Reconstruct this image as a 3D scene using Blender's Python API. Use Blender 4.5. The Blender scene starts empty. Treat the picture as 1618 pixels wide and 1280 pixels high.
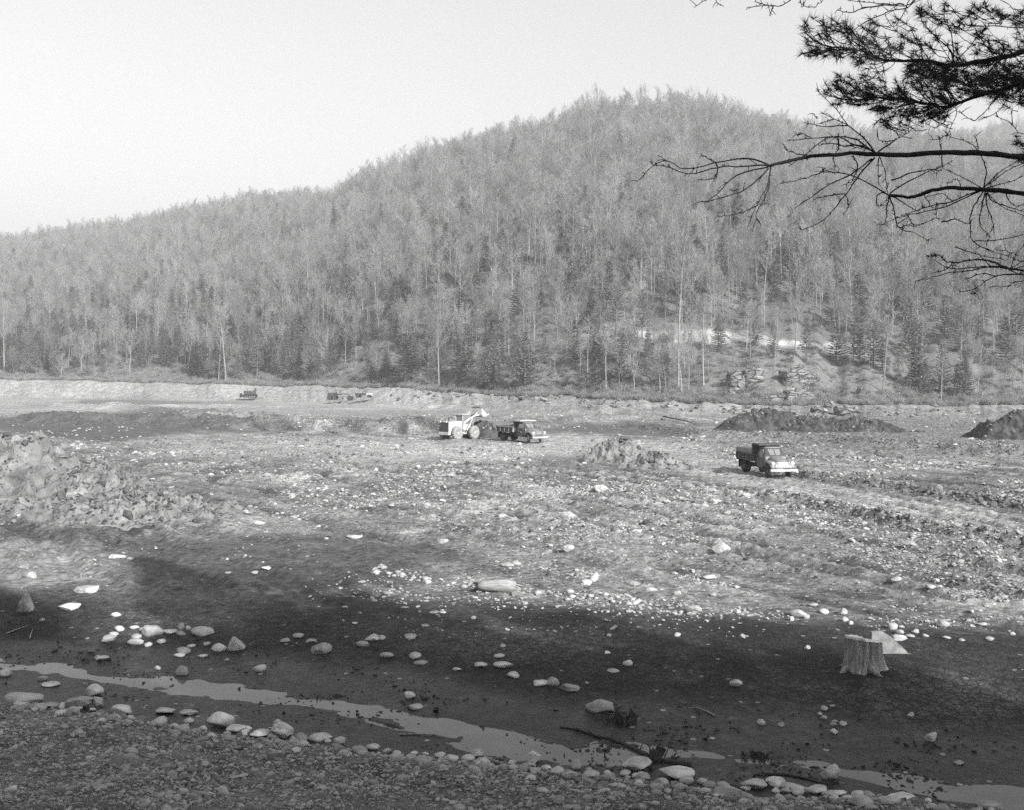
import bpy, math, random
import numpy as np
from mathutils import Vector, Matrix, Euler

# ------------------------------------------------------------------ camera, sky, sun, exposure
S = bpy.context.scene
C = S.collection
FPX, CX, HY, EYE = 1700.0, 809.0, 592.0, 7.2      # focal length and horizon of the photograph, eye height
cam_d = bpy.data.cameras.new('camera'); cam = bpy.data.objects.new('camera', cam_d); C.objects.link(cam)
cam.location = (0, 0, EYE); cam.rotation_euler = (math.radians(90), 0, 0)
cam_d.sensor_width = 36.0; cam_d.lens = 36.0 * FPX / 1618.0
cam_d.shift_y = -48.0 / 1618.0
cam_d.clip_start = 0.1; cam_d.clip_end = 6000
S.camera = cam
SUN_AZ = math.radians(146)       # clockwise from +Y: right and behind the camera
SUN_EL = math.radians(30)
W = bpy.data.worlds.new("World"); S.world = W; W.use_nodes = True
nt = W.node_tree; nt.nodes.clear()
sky = nt.nodes.new('ShaderNodeTexSky'); sky.sky_type = 'NISHITA'; sky.sun_disc = False
sky.sun_elevation = SUN_EL; sky.sun_rotation = SUN_AZ
sky.air_density = 1.3; sky.dust_density = 3.0; sky.ozone_density = 1.0
sep = nt.nodes.new('ShaderNodeSeparateColor'); comb = nt.nodes.new('ShaderNodeCombineColor')
bg = nt.nodes.new('ShaderNodeBackground'); out = nt.nodes.new('ShaderNodeOutputWorld')
nt.links.new(sky.outputs[0], sep.inputs[0])
for k in range(3): nt.links.new(sep.outputs[2], comb.inputs[k])    # blue sensitive black and white film
nt.links.new(comb.outputs[0], bg.inputs[0]); nt.links.new(bg.outputs[0], out.inputs[0])
bg.inputs[1].default_value = 0.098
sd = bpy.data.lights.new('sun', 'SUN'); sd.energy = 4.9; sd.angle = math.radians(0.55); sd.color = (1, 0.995, 0.985)
sun = bpy.data.objects.new('sun', sd); C.objects.link(sun)
SDIR = Vector((math.sin(SUN_AZ) * math.cos(SUN_EL), math.cos(SUN_AZ) * math.cos(SUN_EL), math.sin(SUN_EL)))
sun.rotation_euler = SDIR.to_track_quat('Z', 'Y').to_euler(); sun.location = (40, -40, 60)
S.view_settings.view_transform = 'Standard'; S.view_settings.look = 'None'
S.view_settings.exposure = 0.90; S.view_settings.gamma = 1.0; S.view_settings.use_curve_mapping = False
S.render.engine = 'CYCLES'
S.cycles.max_bounces = 5; S.cycles.diffuse_bounces = 2; S.cycles.glossy_bounces = 2; S.cycles.volume_bounces = 1
S.cycles.transmission_bounces = 3; S.cycles.transparent_max_bounces = 6
S.cycles.use_denoising = False
S.cycles.volume_step_rate = 4

rng = np.random.default_rng(7)
R = random.Random(11)

# ------------------------------------------------------------------ numpy noise
def _h(ix, iy, seed):
    n = (ix.astype(np.int64) * 374761393 + iy.astype(np.int64) * 668265263 + seed * 1442695041) & 0xffffffff
    n = ((n ^ (n >> 13)) * 1274126177) & 0xffffffff
    n = ((n ^ (n >> 16)) * 2246822519) & 0xffffffff
    return ((n ^ (n >> 15)) & 0xffffff) / float(0xffffff)
def vnoise(x, y, seed=0):
    ix = np.floor(x); iy = np.floor(y); fx = x - ix; fy = y - iy
    fx = fx * fx * (3 - 2 * fx); fy = fy * fy * (3 - 2 * fy)
    a = _h(ix, iy, seed); b = _h(ix + 1, iy, seed); c = _h(ix, iy + 1, seed); d = _h(ix + 1, iy + 1, seed)
    return (a + (b - a) * fx) * (1 - fy) + (c + (d - c) * fx) * fy
def fbm(x, y, oct=4, seed=0, gain=0.5):
    s = 0; a = 1; t = 0
    for k in range(oct):
        s = s + a * (vnoise(x * 2 ** k + 17.3 * k, y * 2 ** k - 9.1 * k, seed + k) * 2 - 1); t += a; a *= gain
    return s / t
def ridged(x, y, oct=3, seed=0):
    s = 0; a = 1; t = 0
    for k in range(oct):
        s = s + a * (1 - np.abs(vnoise(x * 2 ** k + 5.3 * k, y * 2 ** k + 3.1 * k, seed + k) * 2 - 1)); t += a; a *= 0.5
    return s / t
def sstep(a, b, x):
    t = np.clip((x - a) / (b - a), 0, 1); return t * t * (3 - 2 * t)
def P0(px, py, z=0.0):
    Y = (EYE - z) * FPX / (py - HY); return ((px - CX) / FPX * Y, Y)
def proj(X, Y, Z):
    return CX + FPX * X / Y, HY - FPX * (Z - EYE) / Y

# ------------------------------------------------------------------ terrain as a function of X, Y
def K(px, xs, ys): return np.interp(px, xs, ys)
TOE_PX = [-2500, -400, 0, 200, 400, 600, 800, 1000, 1200, 1400, 1618, 2100, 4500]
TOE_Y  = [520, 430, 372, 345, 325, 272, 228, 206, 191, 192, 196, 215, 260]
TOE_Z  = [7.5, 7.0, 5.9, 5.0, 4.3, 4.0, 2.95, 2.4, 1.85, 1.8, 1.7, 1.8, 2.5]
RG_PX = [-2500, -400, 0, 100, 200, 300, 400, 470, 520, 545, 600, 700, 850, 950, 1060, 1130, 1200, 1300, 1400, 1500, 1618, 2000, 4500]
RG_PY = [480, 440, 404, 391, 377, 352, 333, 330, 334, 328, 299, 268, 234, 202, 199, 203, 226, 238, 244, 250, 275, 330, 400]
RG_Y  = [1050, 980, 930, 920, 900, 890, 880, 860, 800, 690, 640, 620, 610, 600, 600, 600, 600, 620, 640, 660, 680, 700, 800]
FR_PX = [1150, 1300, 1450, 1560, 1618, 1750, 2100, 4500]
FR_PY = [420, 310, 238, 219, 206, 192, 200, 300]
CR_PX = [-2500, -400, 0, 200, 450, 700, 900, 1200, 1618, 2100, 4500]
CR_PY = [930, 1060, 1107, 1130, 1163, 1197, 1217, 1243, 1279, 1310, 1450]
ST_PX = [-900, -100, 0, 90, 170, 300, 400, 500, 600, 700, 800, 900, 980, 1060, 1150, 1300, 1400, 1500, 1618, 1750, 2600]
ST_PY = [1010, 1041, 1049, 1058, 1075, 1084, 1099, 1112, 1126, 1152, 1180, 1198, 1190, 1191, 1198, 1212, 1233, 1248, 1262, 1275, 1330]
ST_HW = [10, 5, 5, 6, 9, 14, 16, 18, 21, 24, 24, 19, 22, 8, 7, 9, 11, 16, 18, 16, 16]
def berm(pts): return [P0(*p) for p in pts]
BERMS = [  # plan polyline, height, half width, clods
    (berm([(60, 668), (250, 671), (400, 677), (520, 681), (640, 683), (735, 682)]), 1.75, 6.0, .35),
    (berm([(1000, 676), (1110, 691), (1330, 699), (1400, 707), (1640, 724)]), .75, 3.0, .4),
    (berm([(1252, 750), (1400, 772), (1520, 792), (1720, 820)]), .38, 1.3, .35),
    (berm([(1170, 772), (1300, 803), (1450, 833), (1650, 868)]), .22, .9, .3),
    (berm([(830, 668), (1000, 663), (1120, 664)]), .7, 4.0, .3),
    (berm([(150, 648), (300, 642), (420, 645)]), .8, 6.0, .2),
    (berm([(0, 640), (120, 643), (330, 655)]), .9, 6.0, .3),
    (berm([(690, 646), (850, 652), (960, 655)]), .9, 5.0, .3),
    (berm([(340, 838), (420, 800), (520, 790)]), .18, 1.5, .1),
]
RUTS = [berm(p_) for p_ in ([(820, 742), (1000, 764), (1250, 800), (1650, 884)], [(700, 748), (900, 776), (1200, 822), (1650, 925)], [(480, 792), (760, 800), (1100, 840), (1640, 960)], [(960, 752), (1180, 782), (1420, 826), (1650, 862)],
    [(520, 742), (700, 738), (880, 742), (1100, 762)], [(560, 816), (840, 818), (1120, 862), (1500, 950)], [(380, 760), (520, 750), (700, 752)], [(900, 716), (1100, 742), (1300, 778), (1650, 850)], [(880, 706), (1120, 734), (1320, 766), (1650, 836)],
    [(1350, 728), (1500, 742), (1650, 762)], [(1300, 712), (1450, 730), (1650, 742)], [(640, 782), (900, 790), (1180, 836)])]
def seg_dist(X, Y, poly):
    best = np.full(X.shape, 1e9)
    for (x0, y0), (x1, y1) in zip(poly[:-1], poly[1:]):
        dx, dy = x1 - x0, y1 - y0; L2 = dx * dx + dy * dy
        t = np.clip(((X - x0) * dx + (Y - y0) * dy) / L2, 0, 1)
        best = np.minimum(best, np.hypot(X - x0 - t * dx, Y - y0 - t * dy))
    return best
def toe_line(px):
    return np.interp(px, TOE_PX, TOE_Y) + 7 * (vnoise(px / 60, px * 0 + 3.3, 5) - .5) + 3.5 * (vnoise(px / 17, px * 0 + 8.3, 6) - .5) + 1.6 * (vnoise(px / 5, px * 0 + 1.3, 7) - .5)
def terrain(X, Y, micro=True):
    X = np.asarray(X, float); Y = np.maximum(np.asarray(Y, float), 0.3)
    px = CX + FPX * np.clip(X / Y, -2.0, 2.2)
    py0 = HY + FPX * EYE / Y
    toeY = toe_line(px); toeZ = K(px, TOE_PX, TOE_Z) + .9 * (vnoise(px / 28, px * 0 + 4.4, 8) - .5) + .5 * (vnoise(px / 7, px * 0 + 2.4, 9) - .5)
    # --- valley floor
    z = 0.12 * fbm(X / 9, Y / 14, 3, 1)
    rough = np.clip(0.35 + 0.9 * fbm(X / 11, Y / 16, 2, 21), 0.0, 1)
    flat = sstep(905, 1000, px + 1.2 * (py0 - 700)) * sstep(815, 850, py0) * (1 - sstep(905, 940, py0)) * (1 - sstep(560, 1000, px))
    flat = np.maximum(flat, sstep(640, 655, py0) * (1 - sstep(690, 697, py0)) * (1 - sstep(330, 470, px)) * .8)
    flat = np.maximum(flat, sstep(945, 985, py0 - .05 * (px - 800)) * .9)
    road = np.interp(px, [860, 1050, 1250, 1400, 1620, 1900], [702, 728, 766, 797, 838, 890]); flat = np.maximum(flat, (1 - sstep(8, 17, np.abs(py0 - road))) * sstep(860, 960, px) * .8)
    if micro:
        # ruts left by the machines, running obliquely
        a1 = X * 0.56 - Y * 0.83; a2 = X * 0.83 + Y * 0.56
        w = 0.6 * fbm(X / 7, Y / 7, 2, 31)
        rut = ridged(a1 / 24 + w, a2 / 1.1 + 2.4 * w, 2, 41) - .6
        z = z + (1 - flat) * (0.35 + rough) * 0.42 * rut * (1 - sstep(160, 230, Y))
        z = z + (1 - flat) * rough * (0.26 * (ridged(X / 1.3, Y / 1.3, 3, 51) - .5) + 0.20 * fbm(X / .6, Y / .8, 3, 53) + 0.07 * fbm(X / .25, Y / .25, 2, 61)) * (1 - .5 * sstep(120, 260, Y))
        z = z + flat * 0.012 * fbm(X / .5, Y / .5, 3, 71)
        for i_, poly in enumerate(RUTS):
            d = seg_dist(X, Y, poly) + .35 * fbm(X / 2.2, Y / 2.2, 2, 180 + i_)
            z = z - .16 * np.exp(-(d / .32) ** 2) + .13 * np.exp(-((d - .75) / .30) ** 2) * (1 + fbm(X / .6, Y / .6, 2, 190 + i_))
    fade = 1 - sstep(toeY - 40, toeY - 8, Y)
    for poly, h, hw, cl in BERMS:
        d = seg_dist(X, Y, poly) + hw * .25 * fbm(X / 2.5, Y / 2.5, 2, 81)
        g = np.clip(1 - d / hw, 0, 1); g = g * g * (3 - 2 * g)
        z = z + g * h * (0.85 + .3 * fbm(X / 3, Y / 3, 2, 91))
        if micro: z = z + g * cl * (ridged(X / 1.1, Y / 1.1, 3, 101) - .55) + g * cl * .35 * fbm(X / .35, Y / .35, 2, 105)
    # low mud by the stream, then the channel
    q = HY + FPX * (EYE + .5) / Y
    c = K(px, ST_PX, ST_PY) + 8 * fbm(X / 1.1, Y / 1.1, 4, 111); hw = K(px, ST_PX, ST_HW) * (.78 + .5 * fbm(X / 2.5, Y / 2.5, 2, 115))
    m = (np.abs(q - c) - hw) * Y * Y / (FPX * (EYE + .5))
    near = sstep(1 / 36., 1 / 29., 1 / Y)
    farside = (q < c)
    zz = np.where(m < 0, -.5 - .07 * (1 - np.exp(m * 2)) + .10 * np.clip(fbm(X / .9, Y / .6, 4, 118) - .16, 0, 1), -.5 + np.where(farside, .075 * m, .05 * m) + .015 * fbm(X / .6, Y / .6, 3, 121))
    z = z * (1 - near) + np.minimum(zz, z) * near
    # gravel embankment in the foreground
    Yc = (EYE - 1.5) * FPX / (K(px, CR_PX, CR_PY) - HY)
    v = Y - Yc + .35 * fbm(X / 1.6, Y / 1.6, 3, 131)
    zb = np.where(v < 0, 1.5 + np.minimum(-v, 40) * .07 + .0100 * np.minimum(-v, 17) ** 2, 1.5 - .75 * np.maximum(v, 0))
    zb = zb + .03 * fbm(X / .8, Y / .8, 3, 141) * (v < 2) + .06 * (ridged((X * .5 + Y * .87) / 5, (X * .87 - Y * .5) / .55, 2, 145) - .6) * (v < -.4)
    zb = zb + np.where(v > -.6, -.12 * sstep(-.6, .3, v), 0)
    z = np.maximum(z, np.minimum(zb, 12))
    # shore bank at the foot of the hill
    b = sstep(toeY - 24, toeY, Y)
    z = z + b * (toeZ - z * b) + (b * (1 - b) * 4) * (.55 * fbm(X / 6, Y / 6, 3, 151) + (.45 * (ridged(X / 2.2, Y / 2.2, 3, 155) - .5) if micro else 0))
    # hill
    Yr = K(px, RG_PX, RG_Y); Zr = EYE + (HY - K(px, RG_PX, RG_PY)) / FPX * Yr
    t = (Y - toeY) / (Yr - toeY)
    tc = np.clip(t, 0, 1)
    zh = toeZ + (Zr - toeZ) * (1.15 * tc - .15 * tc * tc) + 9 * np.sin(math.pi * tc) * fbm(X / 90, Y / 90, 3, 161) * sstep(0, .25, tc)
    zh = zh + 1.2 * fbm(X / 12, Y / 12, 3, 165) * sstep(0, .1, tc)
    zh = zh - np.maximum(Y - Yr, 0) * .30
    Zf = EYE + (HY - K(px, FR_PX, FR_PY)) / FPX * 1150
    zf = Zf - .42 * np.abs(Y - 1150) - 1500 * (1 - sstep(1100, 1300, px))
    zh = np.maximum(np.maximum(zh, zf), -5 + 0 * Y)
    z = np.where(Y > toeY, zh, z)
    return z, toeY
def ground_at(X, Y):
    z, _ = terrain(np.array([X]), np.array([Y])); return float(z[0])
_marchY = np.concatenate([1 / np.linspace(1 / 9., 1 / 300., 3200), np.linspace(301, 1300, 1500)])
def hit(px, py):
    """the point of the terrain seen along a direction from the viewpoint"""
    Y = _marchY; X = (px - CX) / FPX * Y; zr = EYE - (py - HY) / FPX * Y
    z, _ = terrain(X, Y)
    k = int(np.argmax(z >= zr))
    return float(X[k]), float(Y[k]), float(z[k])

# ------------------------------------------------------------------ object helpers
def tag(o, label=None, cat=None, group=None, kind=None):
    if label: o['label'] = label
    if cat: o['category'] = cat
    if group: o['group'] = group
    if kind: o['kind'] = kind
    return o
def link(name, me, parent=None):
    o = bpy.data.objects.new(name, me); C.objects.link(o)
    if parent: o.parent = parent
    return o
def thing(name, label, cat, loc=(0, 0, 0), rz=0, group=None):
    o = link(name, None); o.location = loc; o.rotation_euler = (0, 0, rz); o.empty_display_size = .2
    return tag(o, label, cat, group)
def np_mesh(name, V, F4, mat, smooth=True):
    me = bpy.data.meshes.new(name)
    V = np.asarray(V, np.float32); F4 = np.asarray(F4, np.int32); n = F4.shape[1]
    me.vertices.add(len(V)); me.vertices.foreach_set('co', V.ravel())
    me.loops.add(F4.size); me.loops.foreach_set('vertex_index', F4.ravel())
    me.polygons.add(len(F4)); me.polygons.foreach_set('loop_start', np.arange(0, F4.size, n, dtype=np.int32))
    me.polygons.foreach_set('use_smooth', np.full(len(F4), smooth))
    me.update(calc_edges=True)
    if mat: me.materials.append(mat)
    return me
def attr(me, name, val):
    a = me.attributes.new(name, 'FLOAT', 'POINT'); a.data.foreach_set('value', np.asarray(val, np.float32).ravel())
class MB:
    def __init__(s): s.v = []; s.f = []
    def add(s, vs, fs):
        n = len(s.v); s.v += [tuple(p) for p in vs]; s.f += [tuple(i + n for i in f) for f in fs]
    def box(s, c, d, rot=None, taper=1.0):
        hx, hy, hz = d[0] / 2, d[1] / 2, d[2] / 2
        P = [Vector((x * hx * (taper if z > 0 else 1), y * hy * (taper if z > 0 else 1), z * hz)) for x, y, z in
             ((-1,-1,-1),(1,-1,-1),(1,1,-1),(-1,1,-1),(-1,-1,1),(1,-1,1),(1,1,1),(-1,1,1))]
        if rot is not None:
            M = Euler(rot).to_matrix(); P = [M @ p for p in P]
        s.add([p + Vector(c) for p in P], [(0,3,2,1),(4,5,6,7),(0,1,5,4),(1,2,6,5),(2,3,7,6),(3,0,4,7)]); return s
    def hexa(s, P):
        s.add(P, [(0,3,2,1),(4,5,6,7),(0,1,5,4),(1,2,6,5),(2,3,7,6),(3,0,4,7)]); return s
    def tube(s, pts, rad, n=6, cap=True):
        pts = [Vector(p) for p in pts]; m = len(pts)
        if not hasattr(rad, '__len__'): rad = [rad] * m
        d0 = (pts[1] - pts[0]).normalized(); ref = Vector((0, 0, 1)) if abs(d0.z) < .9 else Vector((1, 0, 0))
        vs = []
        for i, p in enumerate(pts):
            d = (pts[min(i + 1, m - 1)] - pts[max(i - 1, 0)]).normalized()
            a = d.cross(ref).normalized(); b = d.cross(a).normalized()
            for k in range(n):
                t = 2 * math.pi * k / n; vs.append(p + (a * math.cos(t) + b * math.sin(t)) * rad[i])
        fs = [(i * n + k, i * n + (k + 1) % n, (i + 1) * n + (k + 1) % n, (i + 1) * n + k) for i in range(m - 1) for k in range(n)]
        if cap and n > 2: fs += [tuple(range(n))[::-1], tuple(range((m - 1) * n, m * n))]
        s.add(vs, fs); return s
    def rings(s, rings, cap=True, closed=True):
        n = len(rings[0]); m = len(rings); vs = [p for r in rings for p in r]
        fs = [(i * n + k, i * n + (k + 1) % n, (i + 1) * n + (k + 1) % n, (i + 1) * n + k) for i in range(m - 1) for k in range(n if closed else n - 1)]
        if cap: fs += [tuple(range(n))[::-1], tuple(range((m - 1) * n, m * n))]
        s.add(vs, fs); return s
    def lathe(s, prof, axis_p, ax='y', n=20):
        rr = []
        for r, h in prof:
            ring = []
            for k in range(n):
                t = 2 * math.pi * k / n; c, q = math.cos(t) * r, math.sin(t) * r
                ring.append((axis_p[0] + c, axis_p[1] + h, axis_p[2] + q) if ax == 'y' else (axis_p[0] + c, axis_p[1] + q, axis_p[2] + h))
            rr.append(ring)
        return s.rings(rr)
    def mesh(s, name, mat, smooth=False, bevel=0):
        me = bpy.data.meshes.new(name); me.from_pydata(s.v, [], s.f); me.update()
        if smooth: me.polygons.foreach_set('use_smooth', [True] * len(me.polygons))
        if mat: me.materials.append(mat)
        return me
    def part(s, name, mat, parent, smooth=False, bevel=0, label=None):
        o = link(name, s.mesh(name, mat, smooth), parent)
        if bevel:
            b = o.modifiers.new('bevel', 'BEVEL'); b.width = bevel; b.segments = 2; b.limit_method = 'ANGLE'; b.harden_normals = False
        if label: o['label'] = label
        return o

# ------------------------------------------------------------------ materials
def newmat(name):
    m = bpy.data.materials.new(name); m.use_nodes = True; t = m.node_tree; t.nodes.clear()
    o = t.nodes.new('ShaderNodeOutputMaterial'); b = t.nodes.new('ShaderNodeBsdfPrincipled'); t.links.new(b.outputs[0], o.inputs[0])
    return m, t, b
def N(t, typ, **kw):
    n = t.nodes.new(typ)
    for k, v in kw.items(): setattr(n, k, v)
    return n
def math_n(t, op, a, b=None, c=None, clamp=False):
    n = t.nodes.new('ShaderNodeMath'); n.operation = op; n.use_clamp = clamp
    for i, x in enumerate((a, b, c)):
        if x is None: continue
        if isinstance(x, (int, float)): n.inputs[i].default_value = x
        else: t.links.new(x, n.inputs[i])
    return n.outputs[0]
def noise_n(t, vec, scale, detail=4, rough=.55, dist=0):
    n = t.nodes.new('ShaderNodeTexNoise'); n.inputs['Scale'].default_value = scale; n.inputs['Detail'].default_value = detail
    n.inputs['Roughness'].default_value = rough; n.inputs['Distortion'].default_value = dist
    t.links.new(vec, n.inputs['Vector']); return n.outputs['Fac']
def maprange(t, x, a, b, c, d):
    n = t.nodes.new('ShaderNodeMapRange'); t.links.new(x, n.inputs[0])
    for i, v in enumerate((a, b, c, d)): n.inputs[i + 1].default_value = v
    return n.outputs[0]
def grey(t, val, b):
    c = t.nodes.new('ShaderNodeCombineColor')
    for i in range(3): t.links.new(val, c.inputs[i])
    t.links.new(c.outputs[0], b.inputs['Base Color'])
def bump(t, h, b, strength, dist, prev=None):
    n = t.nodes.new('ShaderNodeBump'); n.inputs['Strength'].default_value = strength; n.inputs['Distance'].default_value = dist
    t.links.new(h, n.inputs['Height'])
    if prev is not None: t.links.new(prev, n.inputs['Normal'])
    if b is not None: t.links.new(n.outputs[0], b.inputs['Normal'])
    return n.outputs[0]
def simple(name, val, rough=.8, var=.25, scale=3, rand=0.0, bmp=0, bdist=.02, metal=0, spec=.3, bscale=None, stretch=None):
    m, t, b = newmat(name)
    co = N(t, 'ShaderNodeTexCoord').outputs['Object']
    if stretch:
        mp = N(t, 'ShaderNodeMapping'); mp.inputs['Scale'].default_value = stretch; t.links.new(co, mp.inputs[0]); co = mp.outputs[0]
    n = noise_n(t, co, scale, 5)
    v = maprange(t, n, .3, .7, val * (1 - var), val * (1 + var))
    if rand:
        oi = N(t, 'ShaderNodeObjectInfo'); v = math_n(t, 'MULTIPLY', v, maprange(t, oi.outputs['Random'], 0, 1, 1 - rand, 1 + rand))
    grey(t, v, b)
    b.inputs['Roughness'].default_value = rough; b.inputs['Metallic'].default_value = metal
    b.inputs['Specular IOR Level'].default_value = spec
    if bmp: bump(t, noise_n(t, co, bscale or scale * 4, 4, .6), b, bmp, bdist)
    return m

def ground_mat():
    m, t, b = newmat('ground_soil')
    co = N(t, 'ShaderNodeNewGeometry').outputs['Position']
    at = lambda n: N(t, 'ShaderNodeAttribute', attribute_name=n).outputs['Fac']
    tone, crack, wet, spk = at('tone'), at('crack'), at('wet'), at('speck')
    n1 = noise_n(t, co, .5, 8, .7); n2 = noise_n(t, co, 3.0, 6, .7); n3 = noise_n(t, co, 14, 4, .7)
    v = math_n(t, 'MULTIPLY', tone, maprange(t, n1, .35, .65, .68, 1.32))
    v = math_n(t, 'MULTIPLY', v, maprange(t, n2, .36, .64, .42, 1.6))
    v = math_n(t, 'MULTIPLY', v, maprange(t, n3, .3, .7, .85, 1.15))
    # pale grit bedded in the soil
    vo = N(t, 'ShaderNodeTexVoronoi'); vo.inputs['Scale'].default_value = 5.0; t.links.new(co, vo.inputs['Vector'])
    cell = math_n(t, 'LESS_THAN', vo.outputs['Distance'], .33)
    sc = N(t, 'ShaderNodeSeparateColor'); t.links.new(vo.outputs['Color'], sc.inputs[0])
    pick = math_n(t, 'LESS_THAN', sc.outputs[0], spk)
    g = math_n(t, 'MULTIPLY', cell, pick)
    v = math_n(t, 'ADD', v, math_n(t, 'MULTIPLY', g, maprange(t, sc.outputs[1], 0, 1, .06, .30)))
    # shrinkage cracks of the drying mud
    wv = N(t, 'ShaderNodeTexNoise'); wv.inputs['Scale'].default_value = 2.2; wv.inputs['Detail'].default_value = 3; t.links.new(co, wv.inputs['Vector'])
    mx = N(t, 'ShaderNodeVectorMath', operation='MULTIPLY_ADD'); t.links.new(wv.outputs['Color'], mx.inputs[0])
    mx.inputs[1].default_value = (.35, .35, .0); t.links.new(co, mx.inputs[2])
    sx = N(t, 'ShaderNodeSeparateXYZ'); t.links.new(mx.outputs[0], sx.inputs[0])
    cx = N(t, 'ShaderNodeCombineXYZ'); t.links.new(sx.outputs[0], cx.inputs[0]); t.links.new(sx.outputs[1], cx.inputs[1])
    ve = N(t, 'ShaderNodeTexVoronoi', feature='DISTANCE_TO_EDGE'); ve.inputs['Scale'].default_value = 3.6; t.links.new(cx.outputs[0], ve.inputs['Vector'])
    ve2 = N(t, 'ShaderNodeTexVoronoi', feature='DISTANCE_TO_EDGE'); ve2.inputs['Scale'].default_value = 8.0; t.links.new(cx.outputs[0], ve2.inputs['Vector'])
    e = math_n(t, 'MINIMUM', maprange(t, ve.outputs[0], 0, .09, 0, 1), maprange(t, ve2.outputs[0], 0, .08, .3, 1))
    ce = math_n(t, 'MULTIPLY', math_n(t, 'SUBTRACT', 1, e), crack)       # 1 in a crack
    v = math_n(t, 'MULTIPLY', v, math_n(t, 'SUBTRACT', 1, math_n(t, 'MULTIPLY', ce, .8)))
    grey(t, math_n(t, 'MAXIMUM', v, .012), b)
    rr = N(t, 'ShaderNodeMapRange'); t.links.new(wet, rr.inputs[0]); rr.inputs[3].default_value = .95; rr.inputs[4].default_value = .42
    t.links.new(rr.outputs[0], b.inputs['Roughness']); b.inputs['Specular IOR Level'].default_value = .25
    h1 = math_n(t, 'ADD', math_n(t, 'MULTIPLY', n2, .6), math_n(t, 'MULTIPLY', n3, .25))
    h1 = math_n(t, 'MULTIPLY', h1, math_n(t, 'SUBTRACT', 1.15, math_n(t, 'MULTIPLY', wet, .85)))
    b1 = bump(t, h1, None, 1.0, .22)
    b2 = bump(t, math_n(t, 'MULTIPLY', g, .5), None, 1.0, .12, b1)
    bump(t, math_n(t, 'MULTIPLY', ce, -1), b, 1.0, .03, b2)
    return m
def hill_mat():
    m, t, b = newmat('hillside_litter')
    co = N(t, 'ShaderNodeNewGeometry').outputs['Position']
    tone = N(t, 'ShaderNodeAttribute', attribute_name='tone').outputs['Fac']
    n1 = noise_n(t, co, .06, 5, .6); n2 = noise_n(t, co, 1.2, 6, .7)
    v = math_n(t, 'MULTIPLY', tone, maprange(t, n1, .3, .7, .8, 1.2)); v = math_n(t, 'MULTIPLY', v, maprange(t, n2, .3, .7, .65, 1.35))
    grey(t, v, b); b.inputs['Roughness'].default_value = .95; b.inputs['Specular IOR Level'].default_value = .1
    bump(t, n2, b, 1.0, .5); return m
M = {}
M['ground'] = ground_mat(); M['hill'] = hill_mat()
M['stone'] = simple('stone_pale', .32, .9, .4, 5, .25, .6, .03)
M['stone_grey'] = simple('stone_grey', .37, .9, .35, 3.5, .35, .4, .02)
M['cobble'] = simple('gravel_stone', .25, .85, .3, 12, .5, .3, .01)
M['clod'] = simple('earth_clod', .13, .95, .35, 5, .6, .8, .04)
M['litter'] = simple('dark_debris', .045, .95, .35, 5, .35)
M['spoil_dark'] = simple('spoil_earth_dark', .05, .95, .75, 1.2, 0, 1, .25, bscale=3)
M['spoil_pale'] = simple('spoil_earth_pale', .17, .95, .6, .9, 0, 1, .25, bscale=3)
def outcrop_mat():
    m, t, b = newmat('outcrop_rock'); co = N(t, 'ShaderNodeNewGeometry').outputs['Position']
    mp = N(t, 'ShaderNodeMapping'); mp.inputs['Rotation'].default_value = (.3, .5, 0); mp.inputs['Scale'].default_value = (.6, .6, 1.6); t.links.new(co, mp.inputs[0])
    n1 = noise_n(t, mp.outputs[0], .9, 6, .65); ve = N(t, 'ShaderNodeTexVoronoi', feature='DISTANCE_TO_EDGE'); ve.inputs['Scale'].default_value = .8; t.links.new(mp.outputs[0], ve.inputs['Vector'])
    e = maprange(t, ve.outputs[0], 0, .10, 0, 1); v = math_n(t, 'MULTIPLY', maprange(t, n1, .35, .65, .08, .34), maprange(t, e, 0, 1, .45, 1))
    grey(t, v, b); b.inputs['Roughness'].default_value = .95
    b1 = bump(t, e, None, 1.0, .5); bump(t, n1, b, 1.0, .8, b1); return m
M['outcrop'] = outcrop_mat()
M['slab'] = simple('slab_rock', .19, .9, .4, 4, 0, 1, .03)
M['bark'] = simple('tree_bark_pale', .22, .95, .3, 2, .5)
M['twig'] = simple('bare_twigs', .20, .95, .2, 1, .30)
M['pinebark'] = simple('conifer_bark', .12, .95, .3, 2, .2)
M['needle'] = simple('conifer_needles', .125, .8, .3, 1, .35)
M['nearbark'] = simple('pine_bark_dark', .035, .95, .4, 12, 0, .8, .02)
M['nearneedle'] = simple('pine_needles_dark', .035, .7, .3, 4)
M['brush'] = simple('dry_brush', .21, .95, .3, 1, .35)
M['wood'] = simple('weathered_wood', .24, .95, .55, 5, 0, .8, .02, stretch=(3, 3, .25))
M['woodcut'] = simple('cut_wood', .55, .9, .25, 5, 0, .5, .02)
M['stick'] = simple('wet_stick', .035, .8, .4, 10, 0, .6, .01)
M['paledrift'] = simple('bleached_drift', .28, .9, .3, 6, 0, .6, .02, stretch=(.4, 3, 3))
M['truckpaint'] = simple('dusty_dark_paint', .05, .42, .25, 1.5, 0, spec=.5)
M['truckupper'] = simple('lighter_upper_paint', .16, .5, .3, 1.5, 0, spec=.5)  # lighter tone for hood, fenders and roof
M['bedsteel'] = simple('bed_steel', .065, .75, .4, 2.5, 0)
M['bedpale'] = simple('bed_trim_pale', .42, .7, .25, 3)
M['chrome'] = simple('dull_chrome', .42, .35, .1, 3, metal=.6)
M['black'] = simple('black_metal', .03, .6, .3, 3)
M['rubber'] = simple('dusty_rubber', .045, .9, .35, 4, 0, .4, .02)
M['rubberdust'] = simple('mud_dried_rubber', .24, .95, .35, 4, 0, .4, .02)
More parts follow.
